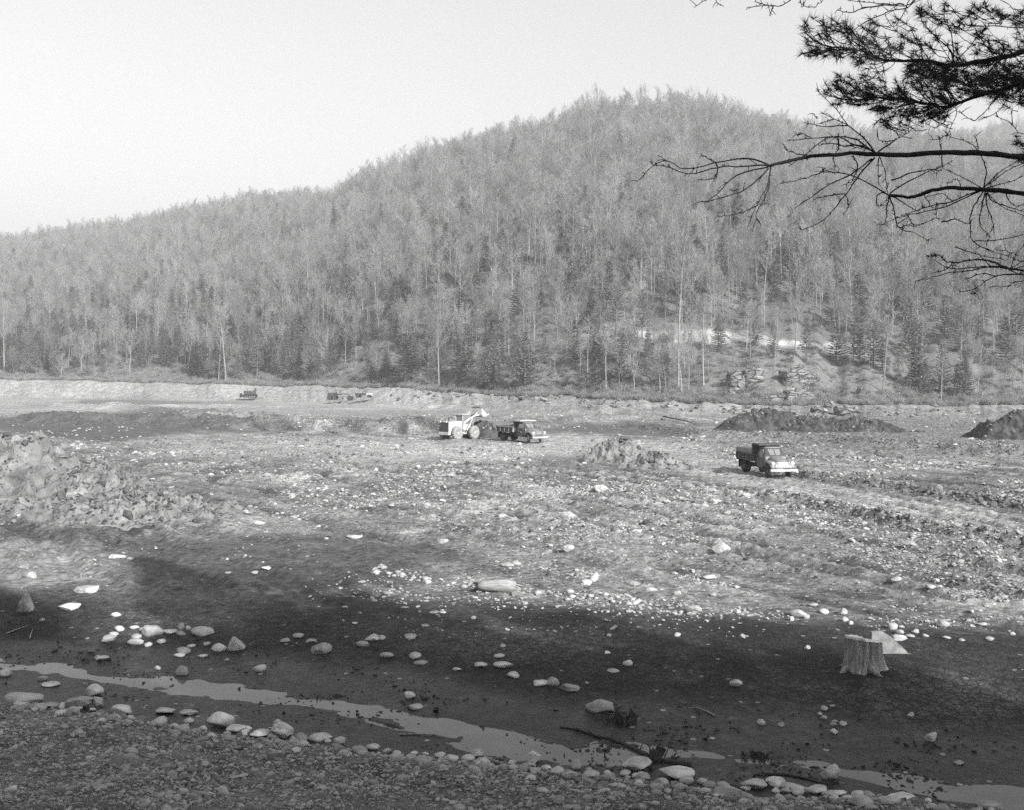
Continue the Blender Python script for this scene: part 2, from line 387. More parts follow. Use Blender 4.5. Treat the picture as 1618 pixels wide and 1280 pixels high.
M['rim'] = simple('wheel_rim', .20, .6, .3, 4)
M['rimpale'] = simple('wheel_rim_pale', .42, .7, .3, 4)
M['loader'] = simple('loader_paint', .40, .6, .2, 1.5, 0, spec=.4)
M['lamp'] = simple('lamp_glass', .75, .15, .05, 3, spec=.8)
M['glass'] = simple('dusty_window_glass', .18, .12, .2, 2, spec=.9)
def water_mat():
    m, t, b = newmat('silty_water')
    co = N(t, 'ShaderNodeNewGeometry').outputs['Position']
    n = noise_n(t, co, .8, 5, .6)
    grey(t, maprange(t, n, .3, .7, .05, .10), b)
    b.inputs['Roughness'].default_value = .10; b.inputs['Specular IOR Level'].default_value = .38; b.inputs['IOR'].default_value = 1.33
    bump(t, noise_n(t, co, 6, 3), b, .25, .01); return m
M['water'] = water_mat()

# ------------------------------------------------------------------ ground and hillside meshes
def blob(px, py, cx, cy, rx, ry, soft=.5):
    d = np.sqrt(((px - cx) / rx) ** 2 + ((py - cy) / ry) ** 2); return 1 - sstep(1 - soft, 1 + soft, d)
def band(px, py, pts, hw):
    c = np.interp(px, [p[0] for p in pts], [p[1] for p in pts]); return (1 - sstep(.6 * hw, 1.4 * hw, np.abs(py - c))) * (px > pts[0][0]) * (px < pts[-1][0])
def mixv(a, b, k): return a + (b - a) * k
def soil(X, Y, Z):
    """dryness with painted shade and dapples, cracks, wetness and grit of the soil over the plan"""
    px = CX + FPX * X / Y; py = HY + FPX * EYE / Y
    wx = px + 60 * fbm(px / 140, py / 30, 3, 301); wy = py + 12 * fbm(px / 160, py / 40, 3, 305)
    a1 = X * 0.56 - Y * 0.83; a2 = X * 0.83 + Y * 0.56; w_ = 0.6 * fbm(X / 7, Y / 7, 2, 31)
    tone = .150 + .10 * fbm(X / 6, Y / 9, 4, 311) + .09 * fbm(X / 1.5, Y / 2.5, 3, 321) + .20 * (ridged(a1 / 24 + w_, a2 / 1.1 + 2.4 * w_, 2, 41) - .6)
    tone = np.clip(tone, .06, .5)
    for i_, poly in enumerate(RUTS):
        d_ = seg_dist(X, Y, poly) + .35 * fbm(X / 2.2, Y / 2.2, 2, 180 + i_)
        tone = tone * (1 - .45 * np.exp(-(d_ / .45) ** 2)) + .07 * np.exp(-((d_ - .9) / .4) ** 2)
    # pale dry belt between the machines and the shore
    tone = mixv(tone, .29 + .10 * fbm(X / 14, Y / 20, 4, 391), sstep(-30, -5, -(wy - 640)) * .8)
    tone = mixv(tone, .15, blob(wx, wy, 240, 640, 190, 5, .5) * .7)
    tone = mixv(tone, .17, blob(wx, wy, 700, 652, 260, 5, .5) * .6)
    tone = mixv(tone, .13, band(wx, wy, [(100, 639), (300, 639)], 3) * .7)
    tone = mixv(tone, .33, blob(wx, wy, 560, 712, 330, 22) * .6)
    tone = mixv(tone, .33, blob(wx, wy, 860, 708, 300, 12) * .6)
    tone = mixv(tone, .075, blob(wx, wy, 190, 673, 245, 20, .25) * .9)
    tone = mixv(tone, .10, blob(wx, wy, 1010, 680, 165, 7, .3))
    tone = mixv(tone, .13, blob(wx, wy, 1450, 690, 300, 34) * .7)
    road = [(860, 700), (1050, 725), (1250, 760), (1400, 795), (1620, 838), (1900, 885)]
    tone = mixv(tone, .30, band(px, wy, road, 18) * .8)
    tone = mixv(tone, .14, band(px, wy, [(1250, 748), (1400, 770), (1520, 790), (1720, 818)], 8) * .8)
    tone = mixv(tone, .11, blob(wx, wy, 1480, 890, 260, 60) * .5)
    tone = mixv(tone, .15, blob(wx, wy, 900, 735, 120, 9) * .8)
    tone = mixv(tone, .17, blob(wx, wy, 640, 830, 200, 10) * .6)
    tone = mixv(tone, .27, blob(wx, wy, 780, 875, 210, 30) * .4)
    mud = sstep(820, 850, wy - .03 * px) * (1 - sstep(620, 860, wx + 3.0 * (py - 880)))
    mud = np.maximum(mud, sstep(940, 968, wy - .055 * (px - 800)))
    tone = mixv(tone, .030 + .020 * fbm(X / 2, Y / 3, 3, 331) + .045 * sstep(945, 880, py), mud * .95)  # dark wet mud, its colour lowered further where the tree shade falls
    tone = mixv(tone, .24, blob(wx, wy, 60, 900, 150, 40) * .8)  # tan sand, with a sunlit dapple painted into its tone
    tone = mixv(tone, .17, blob(wx, wy, 270, 960, 130, 38) * .6)  # sun dapples put into the mud colour
    tone = mixv(tone, .13, blob(wx, wy, 850, 1010, 150, 26) * .5)  # painted pool of sun in the middle of the mud
    tone = mixv(tone, .12, blob(wx, wy, 1500, 1100, 130, 40) * .4)
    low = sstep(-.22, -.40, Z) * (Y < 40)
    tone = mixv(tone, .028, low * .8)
    crack = sstep(955, 985, wy - .05 * (px - 800)) * (1 - .6 * low) * (.55 + .6 * np.clip(.5 + fbm(X / 3, Y / 4, 2, 341), 0, 1))
    wet = np.clip(mud * .35 + low * .9, 0, 1)
    wet = np.maximum(wet, blob(wx, wy, 190, 673, 245, 20, .25) * .4)
    spk = np.clip(.42 + .5 * fbm(X / 5, Y / 7, 3, 351), .05, .9) * (1 - mud) + .03
    gb = sstep(.25, .7, Z) * (Y < 24)
    tone = mixv(tone, .11 + .05 * fbm(X / .7, Y / .7, 3, 361), gb); crack = crack * (1 - gb); wet = wet * (1 - gb); spk = mixv(spk, .5, gb)
    spk = spk * (1 - blob(wx, wy, 190, 673, 245, 20, .25)) * (1 - .8 * blob(wx, wy, 1010, 680, 165, 7, .3))
    return tone, crack, wet, spk
us = np.concatenate([-np.geomspace(3.2, .54, 40), np.linspace(-.535, .535, 700), np.geomspace(.54, 3.2, 40)])
def grid_faces(nr, nc):
    i = np.arange(nr - 1)[:, None] * nc + np.arange(nc - 1)[None]
    return np.stack([i, i + 1, i + nc + 1, i + nc], -1).reshape(-1, 4)
NR = 900
s = np.linspace(0, 1, NR)[:, None]
pxu = CX + FPX * np.clip(us, -2, 2.2)
toe = toe_line(pxu)[None]
near = np.geomspace(.5, 11, 24)[:, None] + 0 * toe
w0 = 11 ** -.2; w1 = toe ** -.2
Yg = np.concatenate([near[:-1], (w0 + (w1 - w0) * s) ** -5], 0)
Yg[-1] += .01
Xg = us[None] * Yg
Zg, _ = terrain(Xg, Yg)
V = np.stack([Xg, Yg, Zg], -1).reshape(-1, 3)
me = np_mesh('ground', V, grid_faces(*Xg.shape), M['ground'])
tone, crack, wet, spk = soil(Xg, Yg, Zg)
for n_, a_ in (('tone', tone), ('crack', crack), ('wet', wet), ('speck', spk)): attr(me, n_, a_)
ground = tag(link('ground', me), kind='structure')
# the ground behind the viewpoint
gx, gy = np.meshgrid(np.linspace(-420, 420, 120), np.linspace(-420, .5, 70))
gz, _ = terrain(gx, np.maximum(gy, .5)); gz = np.where(np.abs(gx) < 40, gz, np.minimum(gz, 6)) * 0 + 5.2 + 1.0 * fbm(gx / 40, gy / 40, 3, 9) * sstep(8, 60, np.hypot(gx, gy))
me = np_mesh('bank_ground', np.stack([gx, gy, gz], -1).reshape(-1, 3), grid_faces(*gx.shape), M['ground'])
for n_, a_ in (('tone', .16), ('crack', 0), ('wet', 0), ('speck', .5)): attr(me, n_, np.full(gx.size, a_))
tag(link('bank_ground', me), kind='structure')
# hillside
uh = np.concatenate([-np.geomspace(3.2, .62, 24), np.linspace(-.6, .6, 330), np.geomspace(.62, 3.2, 24)])
pxh = CX + FPX * np.clip(uh, -2, 2.2)
th = toe_line(pxh)[None] + .02
s = np.linspace(0, 1, 380)[:, None]
w1 = 1500 ** -.5
Yh = ((th ** -.5) + (w1 - th ** -.5) * s) ** -2
Xh = uh[None] * Yh
Zh, _ = terrain(Xh, Yh)
Zh[0] -= .5; Yh[0] -= .6
BENCH = [(905, 522), (1000, 527), (1100, 530), (1190, 535), (1270, 545), (1330, 552), (1372, 562)]
def bench_mask(px, py):
    wy = py + 5 * fbm(px / 22, py / 9, 3, 401)
    k = band(px, wy, BENCH, 6.0)
    k = np.maximum(k, blob(px, wy, 1110, 531, 95, 10, .3)); k = np.maximum(k, blob(px, wy, 1325, 550, 34, 11, .3))
    return k * (.55 + .45 * (px > 980))
pxx, pyy = proj(Xh, Yh, Zh)
tn = .15 + .04 * fbm(Xh / 30, Yh / 30, 3, 411)
tn = mixv(tn, .18, blob(pxx, pyy, 1290, 600, 150, 50))
tn = mixv(tn, .42, bench_mask(pxx, pyy) * np.clip(.75 + .8 * fbm(Xh / 3, Yh / 3, 3, 415), .1, 1))
me = np_mesh('hillside', np.stack([Xh, Yh, Zh], -1).reshape(-1, 3), grid_faces(*Xh.shape), M['hill'])
attr(me, 'tone', tn)
tag(link('hillside', me), kind='structure')
# water of the stream
wu = np.linspace(-1.1, 1.1, 260); wp = CX + FPX * wu
c = np.interp(wp, ST_PX, ST_PY); hw = np.interp(wp, ST_PX, ST_HW)
rows = []
for k in np.linspace(-1, 1, 6):
    q = c + k * (hw + 13); Yw = FPX * (EYE + .5) / (q - HY); rows.append(np.stack([wu * Yw, Yw, np.full_like(Yw, -.5)], -1))
Vw = np.stack(rows)
tag(link('stream_water', np_mesh('stream_water', Vw.reshape(-1, 3), grid_faces(6, 260), M['water'])), kind='structure')

# ------------------------------------------------------------------ instancing of uncountable stuff
def variants(name, meshes):
    col = bpy.data.collections.new(name)
    for k, m_ in enumerate(meshes): col.objects.link(bpy.data.objects.new(m_.name, m_))
    return col
def scatter(name, pts, rot, scl, idx, col, label, cat):
    me = bpy.data.meshes.new(name); pts = np.asarray(pts, np.float32); n = len(pts)
    me.vertices.add(n); me.vertices.foreach_set('co', pts.ravel())
    for nm, a in (('rot', rot), ('scl', scl)):
        at = me.attributes.new(nm, 'FLOAT_VECTOR', 'POINT'); at.data.foreach_set('vector', np.asarray(a, np.float32).ravel())
    at = me.attributes.new('idx', 'INT', 'POINT'); at.data.foreach_set('value', np.asarray(idx, np.int32))
    o = link(name, me); tag(o, label, cat, kind='stuff')
    g = bpy.data.node_groups.new(name, 'GeometryNodeTree')
    g.interface.new_socket('Geometry', in_out='INPUT', socket_type='NodeSocketGeometry')
    g.interface.new_socket('Geometry', in_out='OUTPUT', socket_type='NodeSocketGeometry')
    gi = g.nodes.new('NodeGroupInput'); go = g.nodes.new('NodeGroupOutput')
    ip = g.nodes.new('GeometryNodeInstanceOnPoints'); ci = g.nodes.new('GeometryNodeCollectionInfo')
    ci.inputs['Collection'].default_value = col; ci.inputs['Separate Children'].default_value = True; ci.inputs['Reset Children'].default_value = True
    ip.inputs['Pick Instance'].default_value = True
    def na(nm, ty):
        q = g.nodes.new('GeometryNodeInputNamedAttribute'); q.data_type = ty; q.inputs['Name'].default_value = nm; return q.outputs['Attribute']
    er = g.nodes.new('FunctionNodeEulerToRotation')
    g.links.new(na('rot', 'FLOAT_VECTOR'), er.inputs[0]); g.links.new(er.outputs[0], ip.inputs['Rotation'])
    g.links.new(na('scl', 'FLOAT_VECTOR'), ip.inputs['Scale']); g.links.new(na('idx', 'INT'), ip.inputs['Instance Index'])
    g.links.new(gi.outputs[0], ip.inputs['Points']); g.links.new(ci.outputs[0], ip.inputs['Instance']); g.links.new(ip.outputs[0], go.inputs[0])
    md = o.modifiers.new('scatter', 'NODES'); md.node_group = g
    return o

# ------------------------------------------------------------------ rocks
import bmesh
_ico = {}
def ico(sub):
    if sub not in _ico:
        bm = bmesh.new(); bmesh.ops.create_icosphere(bm, subdivisions=sub, radius=1)
        _ico[sub] = (np.array([v.co[:] for v in bm.verts]), np.array([[v.index for v in f.verts] for f in bm.faces])); bm.free()
    return _ico[sub]
def rock_mesh(name, seed, angular=.3, sub=2, mat='stone', dims=(1, 1, 1)):
    r = np.random.default_rng(seed); P, F = ico(sub); P = P.copy()
    P *= (1 + .16 * (vnoise(P[:, 0] * 1.3 + seed, P[:, 1] * 1.3 + P[:, 2] * 2.1, seed) - .5)[:, None] * 2)
    ncut = int(7 + 10 * angular)
    for k in range(ncut):
        n = r.normal(size=3); n /= np.linalg.norm(n); d = r.uniform(.48, .80) if r.random() < .35 + angular * .6 else r.uniform(.78, .95)
        t = P @ n; P = P - np.outer(np.maximum(t - d, 0) * (.93), n)
    P *= (1 + .05 * (vnoise(P[:, 0] * 4 + seed, P[:, 1] * 4 + P[:, 2] * 5, seed + 3) - .5)[:, None])
    P -= (P.max(0) + P.min(0)) / 2; P /= (P.max(0) - P.min(0)) / 2
    P = P * np.array(dims) / 2
    return np_mesh(name, P, F, M[mat], smooth=angular < .55)
pebbles = variants('pebble_kinds', [rock_mesh('pebble', 900 + k, .15 if k < 5 else .6, 1, 'cobble', (1, r_, h_)) for k, (r_, h_) in enumerate([(.8, .5), (.65, .4), (.75, .6), (.55, .35), (.9, .5), (.7, .45), (.6, .35), (.8, .6)])])
stones = variants('stone_kinds', [rock_mesh('field_stone', 940 + k, .7, 1, 'stone', (1, r_, h_)) for k, (r_, h_) in enumerate([(.8, .5), (.65, .4), (.75, .6), (.55, .35), (.9, .45), (.7, .55)])])
clods = variants('clod_kinds', [rock_mesh('clod', 970 + k, .9, 1, 'clod', (1, .8, .7)) for k in range(4)])
litter = variants('litter_kinds', [rock_mesh('debris', 980 + k, .9, 1, 'litter', (1, .5, .3)) for k in range(4)])
def settle(X, Y, size, sink=.2):
    Z, _ = terrain(X, Y); return np.stack([X, Y, Z + size * (.25 - sink)], -1)
def rots(n, tilt=.25): return np.stack([rng.normal(0, tilt, n), rng.normal(0, tilt, n), rng.uniform(0, 6.28, n)], -1)
# gravel on the embankment
n = 95000
Y = np.sqrt(rng.uniform(9.5 ** 2, 20.5 ** 2, n)); u = rng.uniform(-.60, .60, n); X = u * Y
Yc = (EYE - 1.5) * FPX / (np.interp(CX + FPX * u, CR_PX, CR_PY) - HY)
k = (Y < Yc + .9); X, Y, u, Yc = X[k], Y[k], u[k], Yc[k]; n = len(X)
edge = np.exp(-((Y - Yc) / .8) ** 2)
clump = np.clip(.5 + .9 * fbm(X / 1.1, Y / 1.1, 3, 501), .15, 1.4)
size = np.exp(rng.normal(math.log(.026), .62, n)) * (.65 + .7 * clump) * (1 + 1.3 * edge * rng.random(n))
size = np.clip(size, .018, .26)
scatter('gravel', settle(X, Y, size), rots(n, .35), size[:, None] * rng.uniform(.8, 1.25, (n, 3)), rng.integers(0, 8, n), pebbles,
        'loose grey gravel and pebbles covering the near embankment', 'gravel')
# stones over the worked ground
n = 48000
py = rng.uniform(655, 1010, n); px = rng.uniform(-120, 1740, n)
Y = FPX * EYE / (py - HY); X = (px - CX) / FPX * Y
onroad = band(px, py, [(860, 702), (1050, 728), (1250, 766), (1400, 797), (1620, 838), (1900, 890)], 14)
dens = np.clip(.0 + 2.5 * fbm(X / 5, Y / 7, 3, 351) + .9 * fbm(X / 1.2, Y / 1.2, 2, 355), .02, 1) * np.where(py < 700, .45, 1) * (1 - .85 * onroad)
mudm = sstep(820, 850, py) * (1 - sstep(620, 860, px + 3.0 * (py - 880)))
dens *= (1 - .93 * mudm) * (1 - .93 * sstep(945, 972, py - .055 * (px - 800)))
dens = np.maximum(dens, .9 * np.exp(-((py - (905 + .16 * (px - 600) - .00008 * (px - 600) ** 2)) / 7.) ** 2) * (px > 590) * (px < 1250))
dens = np.maximum(dens, .5 * np.exp(-((py - 985) / 10.) ** 2) * (px > 1380) * (px < 1640))
k = rng.random(n) < dens; X, Y = X[k], Y[k]; n = len(X)
size = np.clip(np.exp(rng.normal(0, .5, n)) * 3.5 * Y / FPX, .04, .6)
scatter('scattered_stones', settle(X, Y, size, .12), rots(n, .2), size[:, None] * rng.uniform(.8, 1.3, (n, 3)), rng.integers(0, 6, n), stones,
        'small pale stones littering the sunlit bulldozed ground', 'stones')
# clods along the windrows
cl = []
for poly, cnt, w in ((BERMS[1][0], 1200, 2.2), (BERMS[2][0], 1300, 1.2), (BERMS[3][0], 900, 1.0), (BERMS[0][0], 700, 3.0)):
    P = np.array(poly); seg = rng.integers(0, len(P) - 1, cnt); t = rng.random(cnt)[:, None]
    cl.append(P[seg] * (1 - t) + P[seg + 1] * t + rng.normal(0, w * .55, (cnt, 2)))
cl = np.concatenate(cl); n = len(cl); size = np.clip(np.exp(rng.normal(math.log(.13), .55, n)), .05, .5)
scatter('earth_clods', settle(cl[:, 0], cl[:, 1], size, .15), rots(n, .5), size[:, None] * rng.uniform(.7, 1.3, (n, 3)), rng.integers(0, 4, n), clods,
        'dark clods of earth heaped along the windrows beside the haul road', 'earth clods')
# dark leaf debris round the stream
n = 26000
py = rng.uniform(990, 1262, n); px = rng.uniform(-60, 1680, n)
Y = FPX * (EYE + .4) / (py - HY); X = (px - CX) / FPX * Y
cst = np.interp(px, ST_PX, ST_PY) + 0
d = (py - cst)
dens = np.clip(1.4 * fbm(X / 1.1, Y / 1.1, 3, 601) + .15, 0, 1) * np.exp(-((d + 14) / 46.) ** 2) * np.where(np.abs(d) < 12, .35, 1)
k = rng.random(n) < dens; X, Y = X[k], Y[k]; n = len(X); Z, _ = terrain(X, Y)
size = np.clip(np.exp(rng.normal(math.log(.07), .5, n)), .02, .22)
P = np.stack([X, Y, np.maximum(Z, -.5) + size * .06], -1)
scatter('leaf_debris', P, rots(n, .4), size[:, None] * rng.uniform(.6, 1.5, (n, 3)), rng.integers(0, 4, n), litter,
        'dark sodden leaf debris lying in and along the shallow stream', 'debris')

# ------------------------------------------------------------------ heaps of earth
HV = []
def heap(name, label, px, py, rx, ry, h, rz, mat, seed, amp=.35, group=None, z0=None, sharp=1.0, cat='dirt heap'):
    X0, Y0 = P0(px, py); nr, na = 80, 180
    rr = np.linspace(0, 1.12, nr)[:, None]; aa = np.linspace(0, 2 * np.pi, na, endpoint=False)[None]
    irr = 1 + .28 * fbm(np.cos(aa) * 1.6 + seed, np.sin(aa) * 1.6, 3, seed)
    lx = rr * irr * rx * np.cos(aa); ly = rr * irr * ry * np.sin(aa)
    c, s_ = math.cos(rz), math.sin(rz); wx = X0 + lx * c - ly * s_; wy = Y0 + lx * s_ + ly * c
    base, _ = terrain(wx, wy, False)
    q_ = np.clip(1 - rr * (1 + .35 * fbm(wx / (rx * .5), wy / (rx * .5), 2, seed + 3)), 0, 1); prof = np.sin(q_ * math.pi / 2) ** (1.25 * sharp)
    z = base + h * prof * (1 + .30 * fbm(wx / (rx * .45), wy / (rx * .45), 3, seed + 5)) \
        + amp * np.minimum(prof * 4, 1) * (ridged(wx / 1.5, wy / 1.5, 5, seed + 9) - .6) * 1.9 + .34 * np.minimum(prof * 4, 1) * fbm(wx / .35, wy / .35, 3, seed + 11) - .25 * (rr > 1.0) * (rr - 1) * 8
    V = np.stack([wx - X0, wy - Y0, z + 0 * rr * aa], -1).reshape(-1, 3)
    i = np.arange(nr - 1)[:, None] * na; k_ = np.arange(na)[None]; k2 = (k_ + 1) % na
    F = np.stack([i + k_, i + na + k_, i + na + k2, i + k2], -1).reshape(-1, 4)
    HV.append(np.stack([wx, wy, z + 0 * rr * aa], -1)[: int(nr * .95)].reshape(-1, 3))
    o = link(name, np_mesh(name, V, F, M[mat])); o.location = (X0, Y0, 0)
    return tag(o, label, cat, group)
heap('dirt_heap', 'tall pale heap of dug earth at the left edge of the worked ground', 25, 788, 6.2, 7, 3.1, .2, 'spoil_pale', 1, .5)
heap('dirt_heap', 'grey shoulder of earth right of the tall heap at the left', 140, 796, 4.4, 4.5, 1.9, -.5, 'spoil_pale', 2, .5)
heap('dirt_heap', 'long rutted tongue of earth running down from the left heaps', 240, 808, 5.6, 2.2, 1.0, -.4, 'spoil_pale', 3, .45)
heap('dirt_heap', 'low crumbling earth heap in front of the left heaps', 120, 818, 8.0, 2.6, .8, -.1, 'spoil_pale', 4, .45)
heap('dirt_heap', 'pointed pile of grey earth on open ground left of the nearer truck', 985, 730, 3.4, 3.0, 2.0, 0, 'spoil_pale', 5, .35)
heap('dirt_heap', 'low lump of earth trailing right from the pointed pile', 1035, 740, 2.8, 1.8, .9, -.2, 'spoil_pale', 6, .3)
heap('dirt_heap', 'dark humped spoil heap in front of the rocky shore', 1205, 681, 7.0, 4.2, 2.5, 0, 'spoil_dark', 7, .6)
heap('dirt_heap', 'dark heap with pale sticks, middle of the spoil row before the rocks', 1285, 682, 6.0, 4, 1.9, .1, 'spoil_dark', 8, .6)
heap('dirt_heap', 'lower dark heap at the right end of the spoil row', 1360, 683, 6.5, 3.6, 1.5, 0, 'spoil_dark', 9, .6)
heap('dirt_heap', 'steep dark spoil heap cut by the right edge of the photo', 1612, 694, 5.6, 4.5, 2.9, 0, 'spoil_dark', 10, .5)
heap('dirt_heap', 'dark earth pile between the wheel loader and the farther truck', 766, 693, 2.4, 1.7, 2.0, 0, 'spoil_dark', 12, .3)
heap('dirt_heap', 'pale lump of earth at the near end of the long bank', 400, 672, 9, 5, 1.7, 0, 'spoil_pale', 13, .5)
heap('dirt_heap', 'flat pale soil mound on the far shore left of the bulldozer', 270, 622, 11, 9, 3.2, 0, 'spoil_pale', 14, .2)

hv = np.concatenate([v[rng.integers(0, len(v), 900 if j_ < 4 else 300)] for j_, v in enumerate(HV)]); n = len(hv); size = np.clip(np.exp(rng.normal(math.log(.16), .55, n)), .05, .6)
scatter('heap_clods', hv + np.array([0, 0, .02]), rots(n, .6), size[:, None] * rng.uniform(.7, 1.3, (n, 3)), rng.integers(0, 4, n), clods,
        'loose clods rolled down the flanks of the earth heaps', 'earth clods')
# broken clods over all the worked ground, thickest along the ruts
n = 90000
py = rng.uniform(650, 960, n); px = rng.uniform(-120, 1740, n)
Y = FPX * EYE / (py - HY); X = (px - CX) / FPX * Y
a1 = X * 0.56 - Y * 0.83; a2 = X * 0.83 + Y * 0.56; w_ = 0.6 * fbm(X / 7, Y / 7, 2, 31)
dens = np.clip(3.0 * (ridged(a1 / 24 + w_, a2 / 1.1 + 2.4 * w_, 2, 41) - .70) + 1.1 * fbm(X / 4, Y / 6, 3, 371) + .0, .01, 1)
dens *= (1 - .95 * sstep(820, 850, py) * (1 - sstep(620, 860, px + 3.0 * (py - 880)))) * (1 - .95 * blob(px, py, 190, 673, 245, 22, .25)) * (1 - .8 * band(px, py, [(860, 700), (1050, 725), (1250, 760), (1400, 795), (1620, 838), (1900, 885)], 15))
dens *= (1 - .9 * sstep(945, 972, py - .055 * (px - 800))) * np.where(py < 700, .5, 1)
k = rng.random(n) < dens; X, Y = X[k], Y[k]; n = len(X)
size = np.clip(np.exp(rng.normal(0, .5, n)) * 3.0 * Y / FPX, .05, .5)
scatter('soil_lumps', settle(X, Y, size, .25), rots(n, .3), size[:, None] * rng.uniform(.7, 1.35, (n, 3)), rng.integers(0, 4, n), clods,
        'dark broken lumps of soil turned up over the worked ground', 'earth clods')

# ------------------------------------------------------------------ trees
def rnd_perp(d, r):
    a = d.orthogonal().normalized(); return Matrix.Rotation(r.uniform(0, 2 * math.pi), 3, d) @ a
def sliver(mb, p, q, w, r):
    d = q - p; a = d.cross(Vector((r.uniform(-1, 1), r.uniform(-1, 1), r.uniform(-.3, .3)))).normalized() * w * .5
    mb.add([p - a, p + a, q], [(0, 1, 2)])
def bare_tree(seed, H=17, spread=1.0, lean=.0, start=.35, dens=1.0):
    r = random.Random(seed); tr = MB(); cr = MB()
    pts = [Vector((0, 0, -.4))]; n = 9; dx = Vector((r.uniform(-1, 1), r.uniform(-1, 1), 0)) * (.02 + lean)
    for k in range(1, n + 1):
        dx += Vector((r.uniform(-1, 1), r.uniform(-1, 1), 0)) * .028
        pts.append(pts[-1] + Vector((dx.x, dx.y, 1)) * (H / n))
    rad = [.0092 * H * (1 - .9 * (k / n)) ** .9 + .012 for k in range(n + 1)]
    tr.tube(pts, rad, 5, cap=False)
    def at(t):
        f = t * n; k = min(int(f), n - 1); return pts[k].lerp(pts[k + 1], f - k)
    def curve(p, d, L, m, up):
        P = [p]; dd = d.copy()
        for k in range(m):
            dd = (dd + Vector((r.uniform(-.25, .25), r.uniform(-.25, .25), up + r.uniform(-.1, .2)))).normalized(); P.append(P[-1] + dd * L / m)
        return P, dd
    nl = int(r.uniform(14, 20) * dens)
    for k in range(nl):
        t = start + (1 - start) * (k + r.random()) / nl * .97; p = at(t)
        az = r.uniform(0, 6.28); el = r.uniform(.45, 1.05)
        d = Vector((math.cos(az) * math.cos(el), math.sin(az) * math.cos(el), math.sin(el)))
        L = H * (.30 * (1 - t) ** .7 + .07) * r.uniform(.6, 1.15) * spread
        P, _ = curve(p, d, L, 4, .12)
        r0 = .0040 * H * (1.15 - t)
        tr.tube(P, [r0 * (1 - .8 * j / 4) + .006 for j in range(5)], 3, cap=False)
        ns = int(4 + L * 1.4)
        for j in range(ns):
            f = r.uniform(.2, 1) * 4; i = min(int(f), 3); q = P[i].lerp(P[i + 1], f - i)
            bd = ((P[i + 1] - P[i]).normalized() + rnd_perp((P[i + 1] - P[i]).normalized(), r) * r.uniform(.5, 1.0) + Vector((0, 0, .25))).normalized()
            sl = L * r.uniform(.22, .45) + .3
            Q, _ = curve(q, bd, sl, 2, .12)
            for a_, b_ in zip(Q[:-1], Q[1:]): sliver(cr, a_, b_ + (b_ - a_) * .3, .045, r)
            for w in range(9):
                f2 = r.uniform(.1, 1) * 2; i2 = min(int(f2), 1); q2 = Q[i2].lerp(Q[i2 + 1], f2 - i2)
                td = ((Q[i2 + 1] - Q[i2]).normalized() + rnd_perp(bd, r) * r.uniform(.4, 1.0) + Vector((0, 0, .3))).normalized()
                sliver(cr, q2, q2 + td * sl * r.uniform(.4, .85), .040, r)
    return tr, cr
def conifer(seed, H=12, R0=.24, start=.12, dens=1.0, droop=0.0, gap=.62, clump=(.42, .13)):
    r = random.Random(seed); tr = MB(); cr = MB()
    tr.tube([(0, 0, -.4), (r.uniform(-.1, .1), 0, H * .5), (r.uniform(-.15, .15), r.uniform(-.1, .1), H)], [.013 * H + .03, .008 * H + .02, .01], 6, cap=False)
    z = H * start
    while z < H * .985:
        t = z / H; L = H * R0 * (1 - t) ** .75 * r.uniform(.75, 1.15) + .25
        nb = r.randint(4, 6); a0 = r.uniform(0, 6.28)
        for k in range(nb):
            a = a0 + 6.28 * k / nb + r.uniform(-.3, .3); l = L * r.uniform(.65, 1.1)
            d = Vector((math.cos(a), math.sin(a), .1 - droop + .35 * t)).normalized()
            p = Vector((0, 0, z)); m = max(2, int(l / .30 * dens)); side = Vector((-math.sin(a), math.cos(a), 0))
            e = p + d * l + Vector((0, 0, .12 * l)); sliver(tr, p, e, .05, r)
            for j in range(m):
                f = .22 + .78 * (j + r.random()) / m; q = p.lerp(e, f) + Vector((0, 0, r.uniform(-.03, .06)))
                w = clump[0] * (1.15 - .5 * f) * r.uniform(.8, 1.4) * (1 + .3 * l / 3)
                for sg in (-1, 1):
                    tip = q + (side * sg * r.uniform(.5, 1.0) + d * r.uniform(.3, .9) + Vector((0, 0, r.uniform(-.05, .40)))).normalized() * w * 1.3
                    sliver(cr, q, tip, clump[1] * 1.4, r)
                    sliver(cr, tip, q + Vector((0, 0, r.uniform(.0, .1))), clump[1], r)
                sliver(cr, q, q + (d + Vector((0, 0, r.uniform(.1, .6)))).normalized() * w, clump[1] * 1.3, r)
        z += gap * r.uniform(.8, 1.25) * (1.1 - .45 * t)
    return tr, cr
def two_mat_mesh(name, tr, cr, mt, mc):
    mb = MB(); mb.add(tr.v, tr.f); nf = len(mb.f); mb.add(cr.v, cr.f)
    me = mb.mesh(name, M[mt]); me.materials.append(M[mc])
    me.polygons.foreach_set('material_index', [0] * nf + [1] * (len(mb.f) - nf)); return me
BT = [bare_tree(100 + k, H=[17, 19, 15, 20, 16, 18, 14, 21][k], spread=[1.3, 1.1, 1.6, 1.0, 1.4, 1.5, 1.5, 1.2][k], start=[.38, .48, .3, .52, .42, .33, .28, .5][k]) for k in range(8)]
CT = [conifer(200 + k, H=[12, 14, 10, 15, 11][k], R0=[.25, .22, .28, .2, .3][k], start=[.1, .2, .08, .25, .12][k], droop=[0, .1, 0, .05, .1][k]) for k in range(5)]
